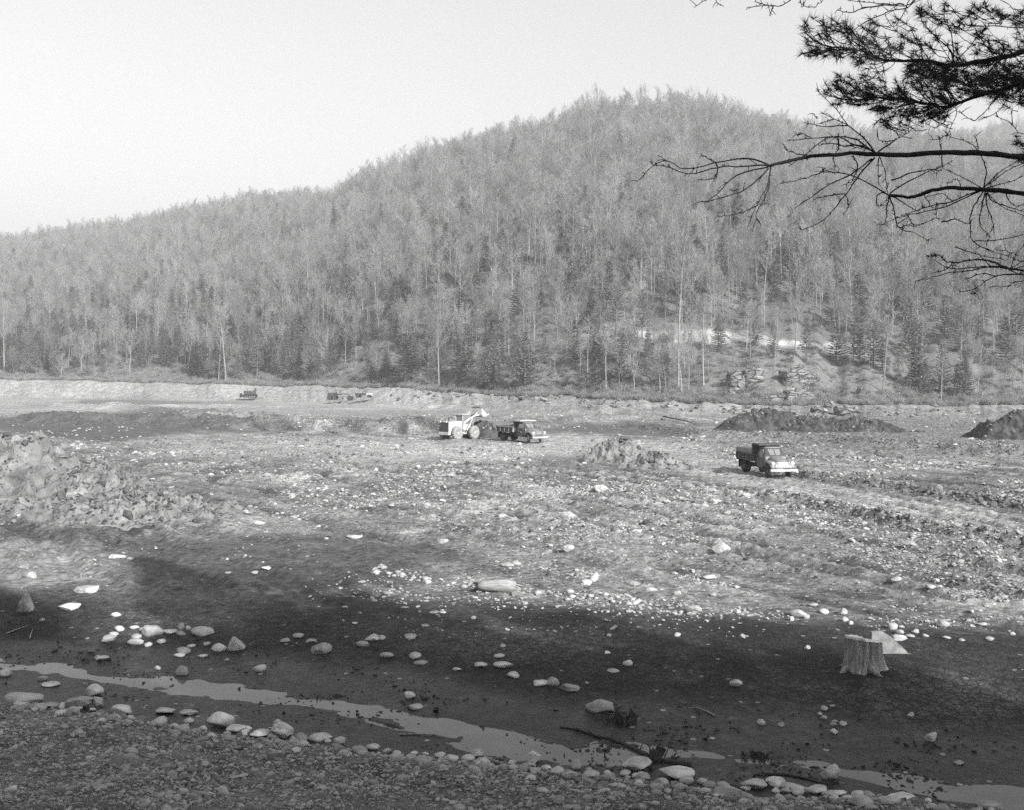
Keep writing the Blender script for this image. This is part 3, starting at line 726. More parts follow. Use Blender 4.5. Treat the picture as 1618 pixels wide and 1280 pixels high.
def bush_mesh(seed):
    r = random.Random(seed); mb = MB()
    for k in range(70):
        a = r.uniform(0, 6.28); p = Vector((r.uniform(-.5, .5), r.uniform(-.5, .5), 0)); el = r.uniform(.5, 1.5)
        d = Vector((math.cos(a) * math.cos(el), math.sin(a) * math.cos(el), math.sin(el))); L = r.uniform(.5, 1.4); q = p + d * L
        sliver(mb, p, q, .05, r)
        for j in range(4):
            b = p.lerp(q, r.uniform(.3, .9)); sliver(mb, b, b + (d + rnd_perp(d, r) * .8).normalized() * L * .4, .04, r)
    return mb.mesh('bush', M['brush'])
bare_full = variants('bare_kinds', [two_mat_mesh('bare_tree_mass', a, b, 'bark', 'twig') for a, b in BT])
con_full = variants('conifer_kinds', [two_mat_mesh('conifer_mass', a, b, 'pinebark', 'needle') for a, b in CT])
bushes = variants('bush_kinds', [bush_mesh(300 + k) for k in range(4)])
BTm = [(a.mesh('trunk', M['bark']), b.mesh('crown', M['twig'])) for a, b in BT]
CTm = [(a.mesh('trunk', M['pinebark']), b.mesh('crown', M['needle'])) for a, b in CT]

# candidate places over the hillside
def hill_points(n, ymin, ymax, ulim=.60):
    Y = np.sqrt(rng.uniform(ymin ** 2, ymax ** 2, n)); u = rng.uniform(-ulim, ulim, n); X = u * Y
    Z, toeY = terrain(X, Y); k = (Y > toeY + 2); return X[k], Y[k], Z[k], toeY[k]
X, Y, Z, TY = hill_points(50000, 190, 1330)
px, py = proj(X, Y, Z)
rel = Y - TY
Yr = np.interp(px, RG_PX, RG_Y)
farR = (px > 1300) & (Y > 950) & (Y < 1200)
keep = ((Y < Yr + 22) | farR)
open_slope = ((px > 1130) & (px < 1440) & (py > 560 + .0 * px) & (py < 650) & (px < 1330 + (py - 555) * 1.35))
bm_ = bench_mask(px, py)
spar = np.where(open_slope, .008, 1.0) * np.where(bm_ > .2, .04, 1.0)
left_field = (px > 140) & (px < 300) & (py > 580); spar = spar * np.where(left_field, .3, 1)
keep &= rng.random(len(X)) < spar
X, Y, Z, TY, px, py, rel = [a[keep] for a in (X, Y, Z, TY, px, py, rel)]
# conifers gather near the foot of the hill and on the right
cn = .34 * np.exp(-rel / 45.) + .02 + .55 * fbm(X / 35, Y / 35, 3, 701) * (py > 330) * np.exp(-rel / 160.) + .45 * np.exp(-((px - 720) / 210.) ** 2) * np.exp(-rel / 28.)
cn += .30 * np.exp(-((px - 1260) / 170.) ** 2 - ((py - 440) / 60.) ** 2) + .25 * (px > 1380) * (py > 420)
cn += .30 * np.exp(-rel / 80.) * (px < 620) + .15 * np.exp(-((px - 200) / 260.) ** 2 - ((py - 520) / 50.) ** 2)
cn += .45 * np.exp(-((px - 380) / 60.) ** 2 - ((py - 345) / 22.) ** 2) + .2 * np.exp(-((px - 150) / 150.) ** 2 - ((py - 520) / 40.) ** 2)
iscon = rng.random(len(X)) < np.clip(cn, .015, .8)
sz = rng.uniform(.55, 1.1, len(X)) * np.where(iscon, np.clip(.85 + rel / 400, .8, 1.1), np.clip(.66 + rel / 300, .62, .92))
order = np.argsort(Y / sz)
hero_b = set(order[~iscon[order]][:270].tolist()); hero_c = set(order[iscon[order]][:240].tolist())
zonename = [(300, 'at the left end of the wooded shore'), (620, 'on the shore behind the bulldozer and grader'), (900, 'on the shore behind the wheel loader'),
            (1130, 'on the shore left of the rock outcrop'), (1440, 'on the slope around the rock outcrop'), (9999, 'on the shore at the far right')]
LAND = [(60, 'at the extreme left edge'), (180, 'left of the pale leaning trunk'), (300, 'around the small clearing at left'), (385, 'left of the bulldozer'), (470, 'just right of the bulldozer'), (545, 'behind the motor grader'), (620, 'behind the small utility truck'), (700, 'left of the wheel loader'),
        (780, 'behind the wheel loader'), (860, 'behind the farther dump truck'), (950, 'right of the farther dump truck'), (1050, 'above the pale shore at centre right'), (1130, 'around the tallest tree left of the outcrop'), (1200, 'over the left end of the outcrop'), (1290, 'over the right end of the outcrop'),
        (1370, 'beside the right end of the pale road cut'), (1440, 'at the right foot of the bare slope'), (1530, 'right of the bare slope'), (9999, 'at the far right edge')]
def zone(p, rel):
    for a, b in LAND:
        if p < a: break
    row = 'at the wood edge' if rel < 9 else 'inside the wood' if rel < 26 else 'upslope'
    return row + ' ' + b
BFORM = ['upright', 'narrow', 'wide-spreading', 'tall thin', 'straight', 'broad-crowned', 'short bushy', 'tall slim']
CFORM = ['full', 'slim', 'squat', 'tall narrow', 'broad']
def plant(kind, m, x, y, z, s_, rz, label, group, tilt=0):
    t = thing('bare_tree' if kind == 'b' else 'pine_tree', label, 'tree', (x, y, z), rz, group); t.scale = (s_, s_, s_)
    t.rotation_euler = (tilt, tilt * .5, rz)
    link('trunk', m[0], t); link('crown', m[1], t); return t
mask = np.zeros(len(X), bool)
for i in hero_b:
    mask[i] = True
    v = R.randrange(8); plant('b', BTm[v], X[i], Y[i], Z[i], float(sz[i]), R.uniform(0, 6.28), BFORM[v] + ' leafless tree ' + zone(px[i], rel[i]), 'leafless trees of the shore wood', R.gauss(0, .03))
for i in hero_c:
    mask[i] = True
    v = R.randrange(5); plant('c', CTm[v], X[i], Y[i], Z[i], float(sz[i]), R.uniform(0, 6.28), CFORM[v] + ' evergreen ' + zone(px[i], rel[i]), 'evergreens of the shore wood')
for con, col, nm, lb in ((False, bare_full, 'bare_forest', 'leafless hardwood forest covering the hill up to the ridge'), (True, con_full, 'conifer_forest', 'dark evergreens mixed into the leafless forest on the hill')):
    k = (~mask) & (iscon == con); n = k.sum()
    rt = np.stack([rng.normal(0, .04, n), rng.normal(0, .04, n), rng.uniform(0, 6.28, n)], -1)
    sc = sz[k][:, None] * rng.uniform(.92, 1.08, (n, 1)) * np.ones((1, 3))
    scatter(nm, np.stack([X[k], Y[k], Z[k]], -1), rt, sc, rng.integers(0, 5 if con else 8, n), col, lb, 'forest')
    print(nm, n)
# trees one can point to
def at_tree(kind, v, px_, py_, hpx, label, tilt=0, wide=1):
    x, y, z = hit(px_, py_); H = ([12, 14, 10, 15, 11] if kind == 'c' else [17, 19, 15, 20, 16, 18, 14, 21])[v]
    s_ = hpx * y / FPX / H
    t = plant(kind, CTm[v] if kind == 'c' else BTm[v], x, y, z, s_, R.uniform(0, 6), label, None, tilt); t.scale = (s_ * wide, s_ * wide, s_); return t
at_tree('b', 3, 1072, 612, 235, 'tallest leafless tree rising left of the rock outcrop')
at_tree('b', 5, 694, 612, 130, 'broad leafless tree with a pale straight trunk before the evergreens above the loader')
at_tree('b', 7, 183, 592, 95, 'pale slim leafless trunk standing alone at the left shore')
at_tree('b', 1, 7, 588, 100, 'pale leafless tree at the extreme left edge of the shore')
at_tree('b', 1, 345, 604, 120, 'pair of white leaning trunks above the bulldozer, left one', .06)
at_tree('b', 3, 357, 604, 125, 'pair of white leaning trunks above the bulldozer, right one', .05)
at_tree('b', 1, 1395, 618, 150, 'pale slanting leafless tree at the foot of the bare slope, right side', -.08)
at_tree('b', 3, 1160, 600, 120, 'leafless tree just above the left rocks of the outcrop')
at_tree('b', 1, 1112, 612, 125, 'thin leafless tree between the tallest tree and the outcrop')
at_tree('b', 2, 1185, 570, 85, 'small spreading leafless tree above the outcrop under the pale cut')
at_tree('c', 0, 1222, 566, 58, 'leftmost evergreen on the edge of the pale road cut', 0)
at_tree('c', 1, 1274, 572, 70, 'second evergreen along the edge of the pale road cut')
at_tree('c', 0, 1321, 574, 72, 'third evergreen along the edge of the pale road cut, in front of bright rubble')
at_tree('c', 3, 1348, 576, 66, 'fourth evergreen along the edge of the pale road cut')
at_tree('c', 4, 1380, 580, 74, 'fifth and rightmost evergreen at the end of the pale road cut')
at_tree('c', 0, 1049, 352, 64, 'lone dark pointed evergreen high on the hill below the branch tip', 0, 1.0)
at_tree('c', 2, 1017, 348, 40, 'small rounded evergreen beside the lone pointed one high on the hill', 0, 1.2)
at_tree('c', 4, 1222, 228, 48, 'left of two dark evergreens on the ridge right of the summit')
at_tree('c', 2, 1246, 234, 46, 'right of two dark evergreens on the ridge right of the summit', 0, 1.2)
at_tree('c', 4, 640, 610, 80, 'dense layered evergreen on the shore above the small truck', 0, 1.2)
at_tree('c', 0, 830, 616, 88, 'dark layered evergreen on the shore above the farther truck', 0, 1.25)
at_tree('c', 4, 770, 616, 66, 'low dark evergreen left of the layered one above the farther truck', 0, 1.3)
ORD = ['fourth', 'fifth', 'sixth', 'seventh', 'eighth', 'ninth', 'tenth', 'eleventh', 'twelfth', 'thirteenth', 'fourteenth', 'fifteenth', 'second', 'third', 'first']
# ridge-line trees that stand against the sky
for k_, (px_, hp) in enumerate([(672, 38), (690, 34), (735, 30), (812, 36), (893, 36), (925, 38), (945, 46), (990, 38), (1012, 42), (1058, 44), (1093, 40), (1130, 34), (600, 34), (628, 32), (575, 28)]):
    Yr_ = float(np.interp(px_, RG_PX, RG_Y)); x = (px_ - CX) / FPX * Yr_; z = ground_at(x, Yr_ - 2)
    v = [5, 7, 2, 5, 0, 2, 5, 1][k_ % 8]; H = [17, 19, 15, 20, 16, 18, 14, 21][v]; s_ = (hp * 1.25 + 8) * Yr_ / FPX / H
    plant('b', BTm[v], x, Yr_ - 2, z, s_, R.uniform(0, 6), ORD[k_] + ' from the left of the leafless trees rising above the ridge line', 'ridge trees against the sky')
# brush
n = 30000
X, Y, Z, TY = hill_points(n, 188, 460, .58)
px, py = proj(X, Y, Z); rel = Y - TY
op = ((px > 1100) & (px < 1450) & (py > 545) & (py < 650))
k = rng.random(len(X)) < np.where(op, .9, .30 * np.exp(-rel / 30.) + .12) * (bench_mask(px, py) < .4) * np.where((px > 1138) & (px < 1310) & (py > 580) & (py < 648), .22, 1)
X, Y, Z, rel = X[k], Y[k], Z[k], rel[k]; n = len(X); s_ = rng.uniform(.5, 1.3, n) * np.where(op[k], .75, 1.1)
scatter('brush', np.stack([X, Y, Z - .05], -1), rots(n, .1), s_[:, None] * np.ones((1, 3)), rng.integers(0, 4, n), bushes,
        'dry leafless brush on the foot of the hill and the open slope', 'brush')
tu = rng.uniform(-.56, .56, 5200); tpx = CX + FPX * tu
Yt = toe_line(tpx) + rng.exponential(2.2, len(tu)) - 1.5; Xt = tu * Yt
Zt, _ = terrain(Xt, Yt); n = len(Xt)
scatter('shore_brush', np.stack([Xt, Yt, Zt - .05], -1), rots(n, .1), rng.uniform(.35, 1.0, (n, 1)) * np.ones((1, 3)), rng.integers(0, 4, n), bushes,
        'low dry weeds fringing the wooded edge of the far shore', 'brush')

# ------------------------------------------------------------------ single rocks
def rock(px, py, w, h, label=None, ang=.3,  mat='stone_grey', group=None, tilt=0, sub=2, cat='rock', name=None, sink=.22, rz=None, deep=None):
    x, y, z = hit(px, py + h * .32); s_ = y / FPX; wm = w * s_; hm = h * s_
    el = (EYE - z) / y; dm = deep or min(.8 * wm, hm / max(el, .12) * .8, 1.2 * wm); dm = max(dm, .45 * wm)
    zm = max(hm - dm * el * .6, .3 * wm * .6, .25 * hm) / (1 - sink)
    seed = int(px * 7 + py * 13); ang = min(ang + .18, .98); sink += .08
    o = link(name or ('boulder' if w * s_ > .38 else 'stone'), rock_mesh('rock', seed, ang, 3 if w > 26 else sub, mat, (wm * 1.02, dm, zm)))
    o.location = (x, y + dm * .12, z + zm * (.5 - sink)); r = random.Random(seed)
    o.rotation_euler = (r.uniform(-.08, .08), math.radians(tilt), r.uniform(-.35, .35) if rz is None else rz)
    return tag(o, label or 'stone', cat, group)
G1 = 'boulders along the edge of the gravel embankment'
G2 = 'cobbles gathered on the dark mud at the left'
G3 = 'stones scattered over the cracked mud'
G4 = 'larger stones on the sunlit ground'
G5 = 'cobbles on the embankment edge right of centre'
EDGE = [(38,1107,55,27,'wide rounded boulder at the left end of the gravel edge',.2), (76,1116,32,13,'flat stone right of the leftmost wide boulder',.4), (124,1110,42,22,'angular wedge boulder before the stacked pair',.8),
 (149,1093,26,21,'round boulder on top of the stacked pair at left',.1), (154,1111,17,18,'small upright stone under the round boulder at left',.3), (193,1123,37,19,'domed boulder right of the stacked pair',.15),
 (261,1124,28,12,'pale oval stone lying on mud beyond the gravel edge',.1), (298,1126,26,11,'flat pointed stone right of the pale oval one',.6), (347,1139,42,30,'large leaning egg-shaped boulder at the gravel edge',.15),
 (372,1152,30,13,'low boulder touching the leaning egg-shaped one',.3), (445,1157,34,28,'steep cone-shaped boulder at the gravel edge',.5), (438,1143,12,10,'small round stone balanced on the cone-shaped boulder',.1),
 (409,1161,28,14,'squat stone just left of the cone-shaped boulder',.4), (506,1165,36,15,'low wide domed stone on the gravel edge under the stream bend',.2), (537,1172,18,14,'pale round pair stone right of the low domed stone',.1),
 (753,1191,22,14,'tilted pale stone on the gravel edge below the stream',.2), (845,1200,20,22,'upright pointed stone beside the water at the gravel edge',.7), (836,1209,23,11,'flat pale stone left of the dark cut one',.3),
 (911,1210,18,17,'short round stone with a pale rim standing by the water',.2), (1008,1211,46,26,'large dark split boulder beside the half-sunk branch',.7), (1070,1222,54,22,'broad pale whaleback boulder on the gravel edge',.1),
 (934,1224,26,15,'pale domed stone between the split boulder and the rimmed one',.2), (1192,1239,40,18,'low rounded boulder right of the whaleback boulder',.2), (1226,1236,30,18,'slanted boulder right of the low rounded one',.4),
 (1313,1222,28,28,'dark round boulder standing in mud at the right stream',.1), (1248,1243,26,13,'dark flat stone right of the slanted boulder',.3), (1362,1267,38,22,'broad pale stone at the bottom edge right of the dark round boulder',.3),
 (1426,1260,40,14,'flat oval boulder at the stream mouth, lower right',.1), (1325,1253,26,11,'small pale stone under the dark round boulder',.2), (1293,1248,30,13,'low stone left of the dark round boulder',.3),
 (1565,1272,36,14,'flat pale stone at the bottom right near the stream',.2), (1402,1264,22,12,'brown-toned stone left of the flat oval boulder',.2),
 (6,1064,18,14,'round stone cut by the left edge above the gravel',.1), (78,1082,28,9,'flat slab on mud above the leftmost wide boulder',.8), (67,1073,15,8,'small stone above the flat slab at left',.6)]
for px_, py_, w, h, l, a in EDGE: rock(px_, py_, w * 1.05, h * 1.1, l, a, 'stone_grey', G1, sink=.06, sub=3)
MUD = [(135,933,38,14,'flat pale angular rock on the sunlit patch at left',.9,'stone'), (39,956,25,36,'tall upright pale slab near the left edge',.9,'stone'), (45,909,26,13,'pale blocky rock above the upright slab',.7,'stone'),
 (106,960,32,12,'buried greyish rock right of the upright slab',.4,0), (182,972,18,9,'small oval stone above the cobble cluster',.2,0), (240,998,34,20,'largest leaning slab-like cobble in the left cluster',.2,0),
 (319,998,36,18,'long half-buried rock at the right of the cluster',.3,0), (214,1014,24,11,'oval dark cobble below the leaning slab-like one',.1,0), (170,1010,23,14,'square cobble at the left end of the cluster',.7,0),
 (290,1028,23,13,'flat cobble below the cluster, beside a thin one',.2,0), (346,1023,24,15,'smooth egg-shaped stone beside the white angular rock',.05,0), (373,1019,28,24,'bright white angular rock on the dark mud',.95,'stone'),
 (287,1060,21,18,'rounded stone with mud skirt left of the stream bend',.3,0), (410,1057,22,13,'tilted brown-toned stone just beyond the stream',.3,0), (159,1040,27,9,'curved shard of stone on mud above the stream',.8,0),
 (508,1025,33,20,'pale pyramid-shaped rock on the cracked mud',.95,'stone'), (471,1005,18,9,'flat stone left of the pyramid-shaped rock',.3,0), (573,1019,21,12,'rounded block below the broken pale pieces',.5,'stone'),
 (588,1009,24,13,'broken pale stone pieces on cracked mud',.9,'stone'), (648,1006,21,9,'flat oval stone standing alone on cracked mud, centre left',.2,0), (611,1036,23,10,'low oval stone below the broken pale pieces',.1,0),
 (656,1036,20,12,'rounded stone right of the low oval one',.3,0), (665,1047,24,9,'flat stone just below the rounded one',.2,0), (795,1051,31,11,'long slanting stone on the cracked mud',.2,0), (760,1051,21,9,'muddy flat stone left of the long slanting one',.4,0),
 (789,1037,18,8,'small oval stone above the long slanting one',.1,0), (811,1067,20,12,'egg-shaped stone below the long slanting one',.05,0), (855,1080,26,12,'wedge stone left of the round one on the mud',.6,0),
 (874,1077,23,16,'round stone touching the wedge stone',.05,0), (900,1087,31,14,'angular low stone right of the round one',.5,0), (947,1115,44,25,'largest egg-shaped boulder alone on the dark mud',.08,0),
 (657,1117,23,11,'pale oval stone at the far bank of the stream',.05,0), (647,1099,18,12,'dark stone just above the pale oval one at the stream',.4,0), (992,1048,17,11,'round stone on cracked mud above the large egg-shaped boulder',.1,0),
 (969,1060,20,8,'long flat stone left of the round one',.3,0), (1163,1080,20,14,'pale pitted stone with a mud cap',.5,'stone'), (1439,1131,11,10,'small pale stone on dark mud below the stump',.5,'stone'),
 (1473,1166,18,18,'rough upright stone in the lower right mud',.8,0), (1515,1205,16,8,'pale half-buried stone near the right stream',.3,'stone'), (1318,1157,12,11,'round stone below the small white bones of rock',.1,0),
 (1317,1145,10,7,'white chip left of the pale pair below the stump',.8,'stone'), (1332,1144,13,8,'white chip right of its pair below the stump',.8,'stone'), (1303,1120,12,9,'pale chip in the small group left below the stump',.5,'stone'),
 (1203,1142,13,11,'pale triangular chip left of its neighbour in the dark mud',.8,'stone'), (1235,1145,12,9,'pale chip right of the triangular one',.6,'stone')]
for px_, py_, w, h, l, a, m_ in MUD: rock(px_, py_, w, h, l, a, m_ or 'stone_grey', G3)
for px_, py_, w, h in [(179,1002,16,7),(188,994,17,10),(215,1006,17,7),(213,992,16,7),(227,995,16,8),(265,999,27,10),(286,991,10,12),(286,1001,17,8),(297,993,9,8),(234,1019,13,8),(254,1014,15,8),(284,1035,18,8),(302,1021,14,6),(326,1019,12,7)]:
    rock(px_, py_, w, h, 'smaller rounded cobble in the cluster on the dark mud at left', .2, 'stone_grey', G2)
for px_, py_, w, h in [(450,1012,17,7),(491,1013,18,6),(603,1008,12,9),(722,1058,15,6),(794,1021,10,7),(960,1032,10,6),(320,1037,16,4),(358,1043,8,5),(249,1056,10,8),(66,980,9,6),(1276,1024,10,8),(1295,1129,8,7),(1302,1134,10,7),(686,968,17,5),(612,937,18,5),
                       (700,968,12,4),(640,960,13,4),(560,985,10,4),(545,960,10,4),(420,899,18,6),(404,905,14,5),(360,906,9,4),(184,880,30,7),(205,883,12,5)]:
    rock(px_, py_, w, h, 'small flat stone lying loose on the dark mud flat', .4, 'stone_grey' if py_ > 980 else 'stone', 'small flat stones on the dark mud')
SUN_ = [(1097,963,32,16,'bright smooth boulder at the edge of the shade, centre right',.2), (938,914,17,17,'white round-topped rock on the sunlit ground right of the log',.2), (898,868,20,12,'pale lump of rock up the sunlit ground above the white round-topped rock',.7), (927,921,18,10,'dark-sided slab leaning left of the white round-topped rock',.5),
 (1140,867,28,17,'largest pale broken rock on the middle ground',.8), (1120,912,20,8,'low grey rock below the largest pale broken one',.3), (1001,922,28,9,'flat ragged outcrop of stones right of the white rock',.6), (1027,932,23,9,'pale flat rock right of the ragged flat stones',.3),
 (816,891,18,9,'pale flat rock behind the bleached log',.4), (803,893,24,8,'crescent-shaped pale stone behind the bleached log',.5), (1332,968,17,13,'pale cube-like rock, upper of two left of the stump',.7), (1335,979,13,9,'pale rock, lower of two left of the stump',.5),
 (1261,970,27,13,'broad white rock with two small ones at its foot',.4), (1302,967,17,9,'flat oval stone between the white rocks',.2), (1284,956,16,6,'thin pale stone above the flat oval one',.3), (1411,991,17,13,'round white rock topping the row behind the stump',.15),
 (1422,1008,24,13,'largest pale rock in the row behind the stump',.4), (1421,999,15,9,'pale rock in the middle of the row behind the stump',.5), (1438,1005,15,6,'flat pointed stone right of the row behind the stump',.3), (1446,998,13,8,'narrow leaning stone at the end of the row',.4),
 (1490,986,22,14,'pale slab-sided rock in the sun right of the stump',.5), (1416,916,22,10,'long pale rock high in the right sunlit ground',.5), (1471,928,16,8,'pale lumpy rock right of the long pale one',.6), (593,904,16,9,'first white rock of the pale row left of the log',.5),
 (700,856,20,9,'pale rock in the loose stone belt left of centre',.6), (675,798,12,7,'pale rock on the furrowed ground left of centre',.4), (405,826,26,8,'bright broken ridge of stones at the dark mud edge',.8), (560,849,26,8,'pale slabby stones beyond the dark mud, left of centre',.8),
 (950,772,26,11,'ragged pale rock pile below the pointed earth pile',.9), (792,803,14,6,'small pale rock right of centre of the furrows',.5)]
for px_, py_, w, h, l, a in SUN_: rock(px_, py_, w, h, l, a, 'stone', G4)
for px_, py_, w, h in [(1251,979,8,9),(1274,976,10,8),(1463,1005,10,7),(1375,978,11,6),(1553,987,14,6),(1565,1010,14,8),(1496,1008,14,6),(1070,1004,12,7),(1070,938,13,8),(1127,940,12,6),(1600,1002,10,6),(1520,1012,10,5),(1345,985,8,6),(975,944,10,6)]:
    rock(px_, py_, w, h, 'small pale stone in full sun near the edge of the shade', .4, 'stone', 'small pale stones by the edge of the shade')
def near_edge(p):
    for a, b in ((110, 'under the wide leftmost boulder'), (230, 'around the stacked pair of boulders'), (400, 'below the leaning egg-shaped boulder'), (480, 'around the cone-shaped boulder'), (640, 'right of the low domed stone'), (800, 'around the tilted pale stone'),
                 (960, 'left of the dark split boulder'), (1110, 'below the whaleback boulder'), (1270, 'around the slanted boulder'), (1400, 'below the dark round boulder'), (9999, 'near the bottom right corner')):
        if p < a: return b
r = random.Random(5)
for k in range(46):
    t = r.random(); px_ = 590 + 420 * t; py_ = 902 + .155 * (px_ - 590) - .00008 * (px_ - 590) ** 2 + r.gauss(0, 4); w = r.uniform(7, 13)
    rock(px_, py_, w, w * .6, 'white cobble in the pale row along the edge of the shaded mud', .35, 'stone', 'white cobbles along the mud edge', sub=1)
for k in range(130):
    px_ = r.uniform(10, 1610); py_ = float(np.interp(px_, CR_PX, CR_PY)) + abs(r.gauss(0, 9)) - 4; w = r.uniform(9, 24)
    rock(px_, py_, w, w * .62, ('smaller' if w < 13 else 'bigger' if w > 19 else 'middling') + ' rounded cobble on the gravel crest ' + near_edge(px_), .12, 'stone_grey', 'cobbles on the crest of the embankment')
for k in range(40):
    px_ = r.uniform(20, 1600); py_ = min(float(np.interp(px_, CR_PX, CR_PY)) + r.uniform(12, 150), 1276); w = r.uniform(11, 24)
    rock(px_, py_, w, w * .5, 'pebble half sunk in the near gravel ' + near_edge(px_), .15, 'cobble', 'larger pebbles in the near gravel', sink=.3)
# rocks of the far shore
OUT = [(1168,604,44,34,'left shoulder of pale fractured bedrock under the bare slope',.95), (1192,596,30,40,'steep pale bedrock rib right of the left shoulder',.95), (1256,596,44,26,'dark overhanging bedrock block above the pale ledge',.95), (1282,604,30,22,'pale streaked bedrock right of the overhanging block',.9),
 (1268,626,56,20,'long pale bedrock ledge below the overhanging block',.9), (1250,628,18,26,'dark cleft bedrock at the left of the pale ledge',.95), (1225,632,36,14,'low rubbly bedrock between the two outcrops',.8), (1360,622,14,14,'small pale rock standing alone on the bare slope',.8),
 (1152,624,26,14,'dark-sided bedrock at the far left of the outcrop',.9), (1313,642,20,16,'blocky dark boulder on the pale shore under the outcrop',.9), (1295,650,26,12,'pale round-backed boulder left of the dark blocky one',.4), (1335,651,34,16,'large bright boulder right of the dark blocky one',.7),
 (1160,650,24,9,'flat dark-sided slab on the shore, left of the spoil heap',.8), (1180,650,20,9,'tilted slab on the shore beside the flat one',.9), (925,634,18,7,'dark rock at the top of the shore bank right of the trucks',.9), (828,630,20,8,'pale ledge rock at the top of the shore bank above the farther truck',.8),
 (860,634,14,7,'rock at the top of the bank right of the pale ledge',.8), (1000,640,14,6,'single rock in the pale bank left of the outcrop',.7), (1545,655,24,8,'pale flat slabs on the shore at the far right',.8), (1520,651,14,6,'small slab left of the far right flat slabs',.8),
 (1478,641,16,9,'pale rock at the wood edge right of the bare slope',.7)]
for px_, py_, w, h, l, a in OUT:
    o = rock(px_, py_, w, h, l, a, 'outcrop', 'rocks of the far shore', cat='rock', name='bedrock', sink=.30, sub=3)
r = random.Random(8)
for k in range(110):
    px_ = r.uniform(600, 1500); py_ = float(np.interp(px_, [700, 1000, 1200, 1500], [622, 637, 648, 650])) + r.uniform(-4, 9); w = r.uniform(4, 9)
    rock(px_, py_, w, w * .6, 'small block of rubble on the pale far shore bank', .9, 'outcrop', 'rubble blocks on the far shore bank', sub=1)

# ------------------------------------------------------------------ the stump, the slab beside it, wood lying about
x, y, z = hit(1372, 1066)
st = thing('tree_stump', 'sawn weathered tree stump with fluted sides on the shaded mud', 'stump', (x, y + .35, z - .05))
mb = MB(); tp = MB(); rings = []; na = 72; H_ = .80
def stump_r(t, a):
    fl = .5 + .5 * math.cos(5 * a + .8) * math.cos(2 * a + 1.1)
    g = vnoise(np.array([a * 9.]), np.array([t * 1.2]), 5)[0] - .5
    return .385 * (1 + .10 * math.cos(2 * a + .4)) * (1 + (1 - t) ** 2.2 * (.12 + .55 * fl)) * (1 + .26 * g + .02 * math.cos(17 * a))
for i in range(15):
    t = i / 14
    rings.append([(math.cos(2 * math.pi * k / na) * stump_r(t, 2 * math.pi * k / na), math.sin(2 * math.pi * k / na) * stump_r(t, 2 * math.pi * k / na) * .85,
                   t * (H_ + .05 * math.cos(2 * math.pi * k / na + 2.6)) - .03) for k in range(na)])
mb.rings(rings, cap=False); mb.part('bark', M['wood'], st, smooth=True)
top = rings[-1]; cap_r = []
for f in (1.015, 1.0, .7, .4, .1):
    cap_r.append([(p[0] * f, p[1] * f, p[2] + (.012 if f > 1.01 else .02) + (.05 if (p[0] * f < -.06) else 0) * (f < 1.01)) for p in top])
tp.rings(cap_r, cap=True); tp.part('cut_top', M['woodcut'], st)
for a0 in (3.3, 4.9, .2, 5.9, 2.4):
    rt = MB(); P = []
    for j in range(7):
        rr_ = .34 + j * .075; P.append((math.cos(a0 + .05 * j) * rr_, math.sin(a0 + .05 * j) * rr_ * .85, .20 * (1 - j / 6) ** 1.5 - .02))
    rt.tube(P, [.10, .09, .075, .06, .045, .03, .015], 7); rt.part('root', M['wood'], st, smooth=True)
x, y, z = hit(1405, 1034)
sl = MB(); s_ = y / FPX
out_ = [(-28, -2), (-22, 30), (-5, 31), (10, 22), (22, 10), (32, -1), (10, -3)]
fr = [((a) * s_, 0 + max(b, 0) * s_ * .55, b * s_) for a, b in out_]; bk = [(p[0], p[1] + .16, p[2]) for p in fr]
sl.rings([fr, bk]); o = sl.part('leaning_slab', M['slab'], None, bevel=.015); o.location = (x, y, z)
tag(o, 'white pointed rock slab leaning behind the stump', 'rock')
# bleached log
x, y, z = hit(785, 936)
lg = thing('driftwood_log', 'short bleached log with ragged ends lying at the edge of the shade', 'log', (x, y, z), -.12)
mb = MB(); P = [(-.62, 0, .17), (-.4, .02, .18), (0, 0, .19), (.35, -.02, .2), (.62, 0, .17)]
mb.tube(P, [.13, .17, .2, .22, .17], 14); mb.part('trunk', M['paledrift'], lg, smooth=True)
mb = MB()
for k in range(14):
    a = k * .45; mb.tube([(-.55, .1 * math.cos(a), .17 + .1 * math.sin(a)), (-.78 - .12 * math.sin(k * 2.3), .13 * math.cos(a), .16 + .15 * math.sin(a))], [.03, .008], 4)
mb.part('splinters', M['stick'], lg)
mb = MB()
for k in range(8):
    a = k * .8; mb.tube([(.5, .12 * math.cos(a), .17 + .13 * math.sin(a)), (.78 + .08 * math.sin(k * 1.7), .1 * math.cos(a) - .05, .10 + .12 * math.sin(a))], [.05, .01], 4)
mb.part('broken_end', M['paledrift'], lg)
def stick(name, label, pts, r0, mat='stick', cat='stick', lift=.02, n=6, kids=()):
    W_ = []
    for p in pts:
        x, y, z = hit(*p[:2]); W_.append(Vector((x, y, max(z, -.5) + lift + (p[2] if len(p) > 2 else 0))))
    o0 = W_[0].copy(); mb = MB(); m = len(W_)
    mb.tube([p - o0 for p in W_], [r0 * (1 - .7 * i / (m - 1)) for i in range(m)], n)
    for (i, dx, dy, dz, rr_) in kids:
        mb.tube([W_[i] - o0, W_[i] - o0 + Vector((dx * .5, dy * .5, dz * .6)), W_[i] - o0 + Vector((dx, dy, dz))], [rr_, rr_ * .7, rr_ * .3], 4)
    o = mb.part(name, M[mat], None, smooth=True); o.location = o0; return tag(o, label, cat)
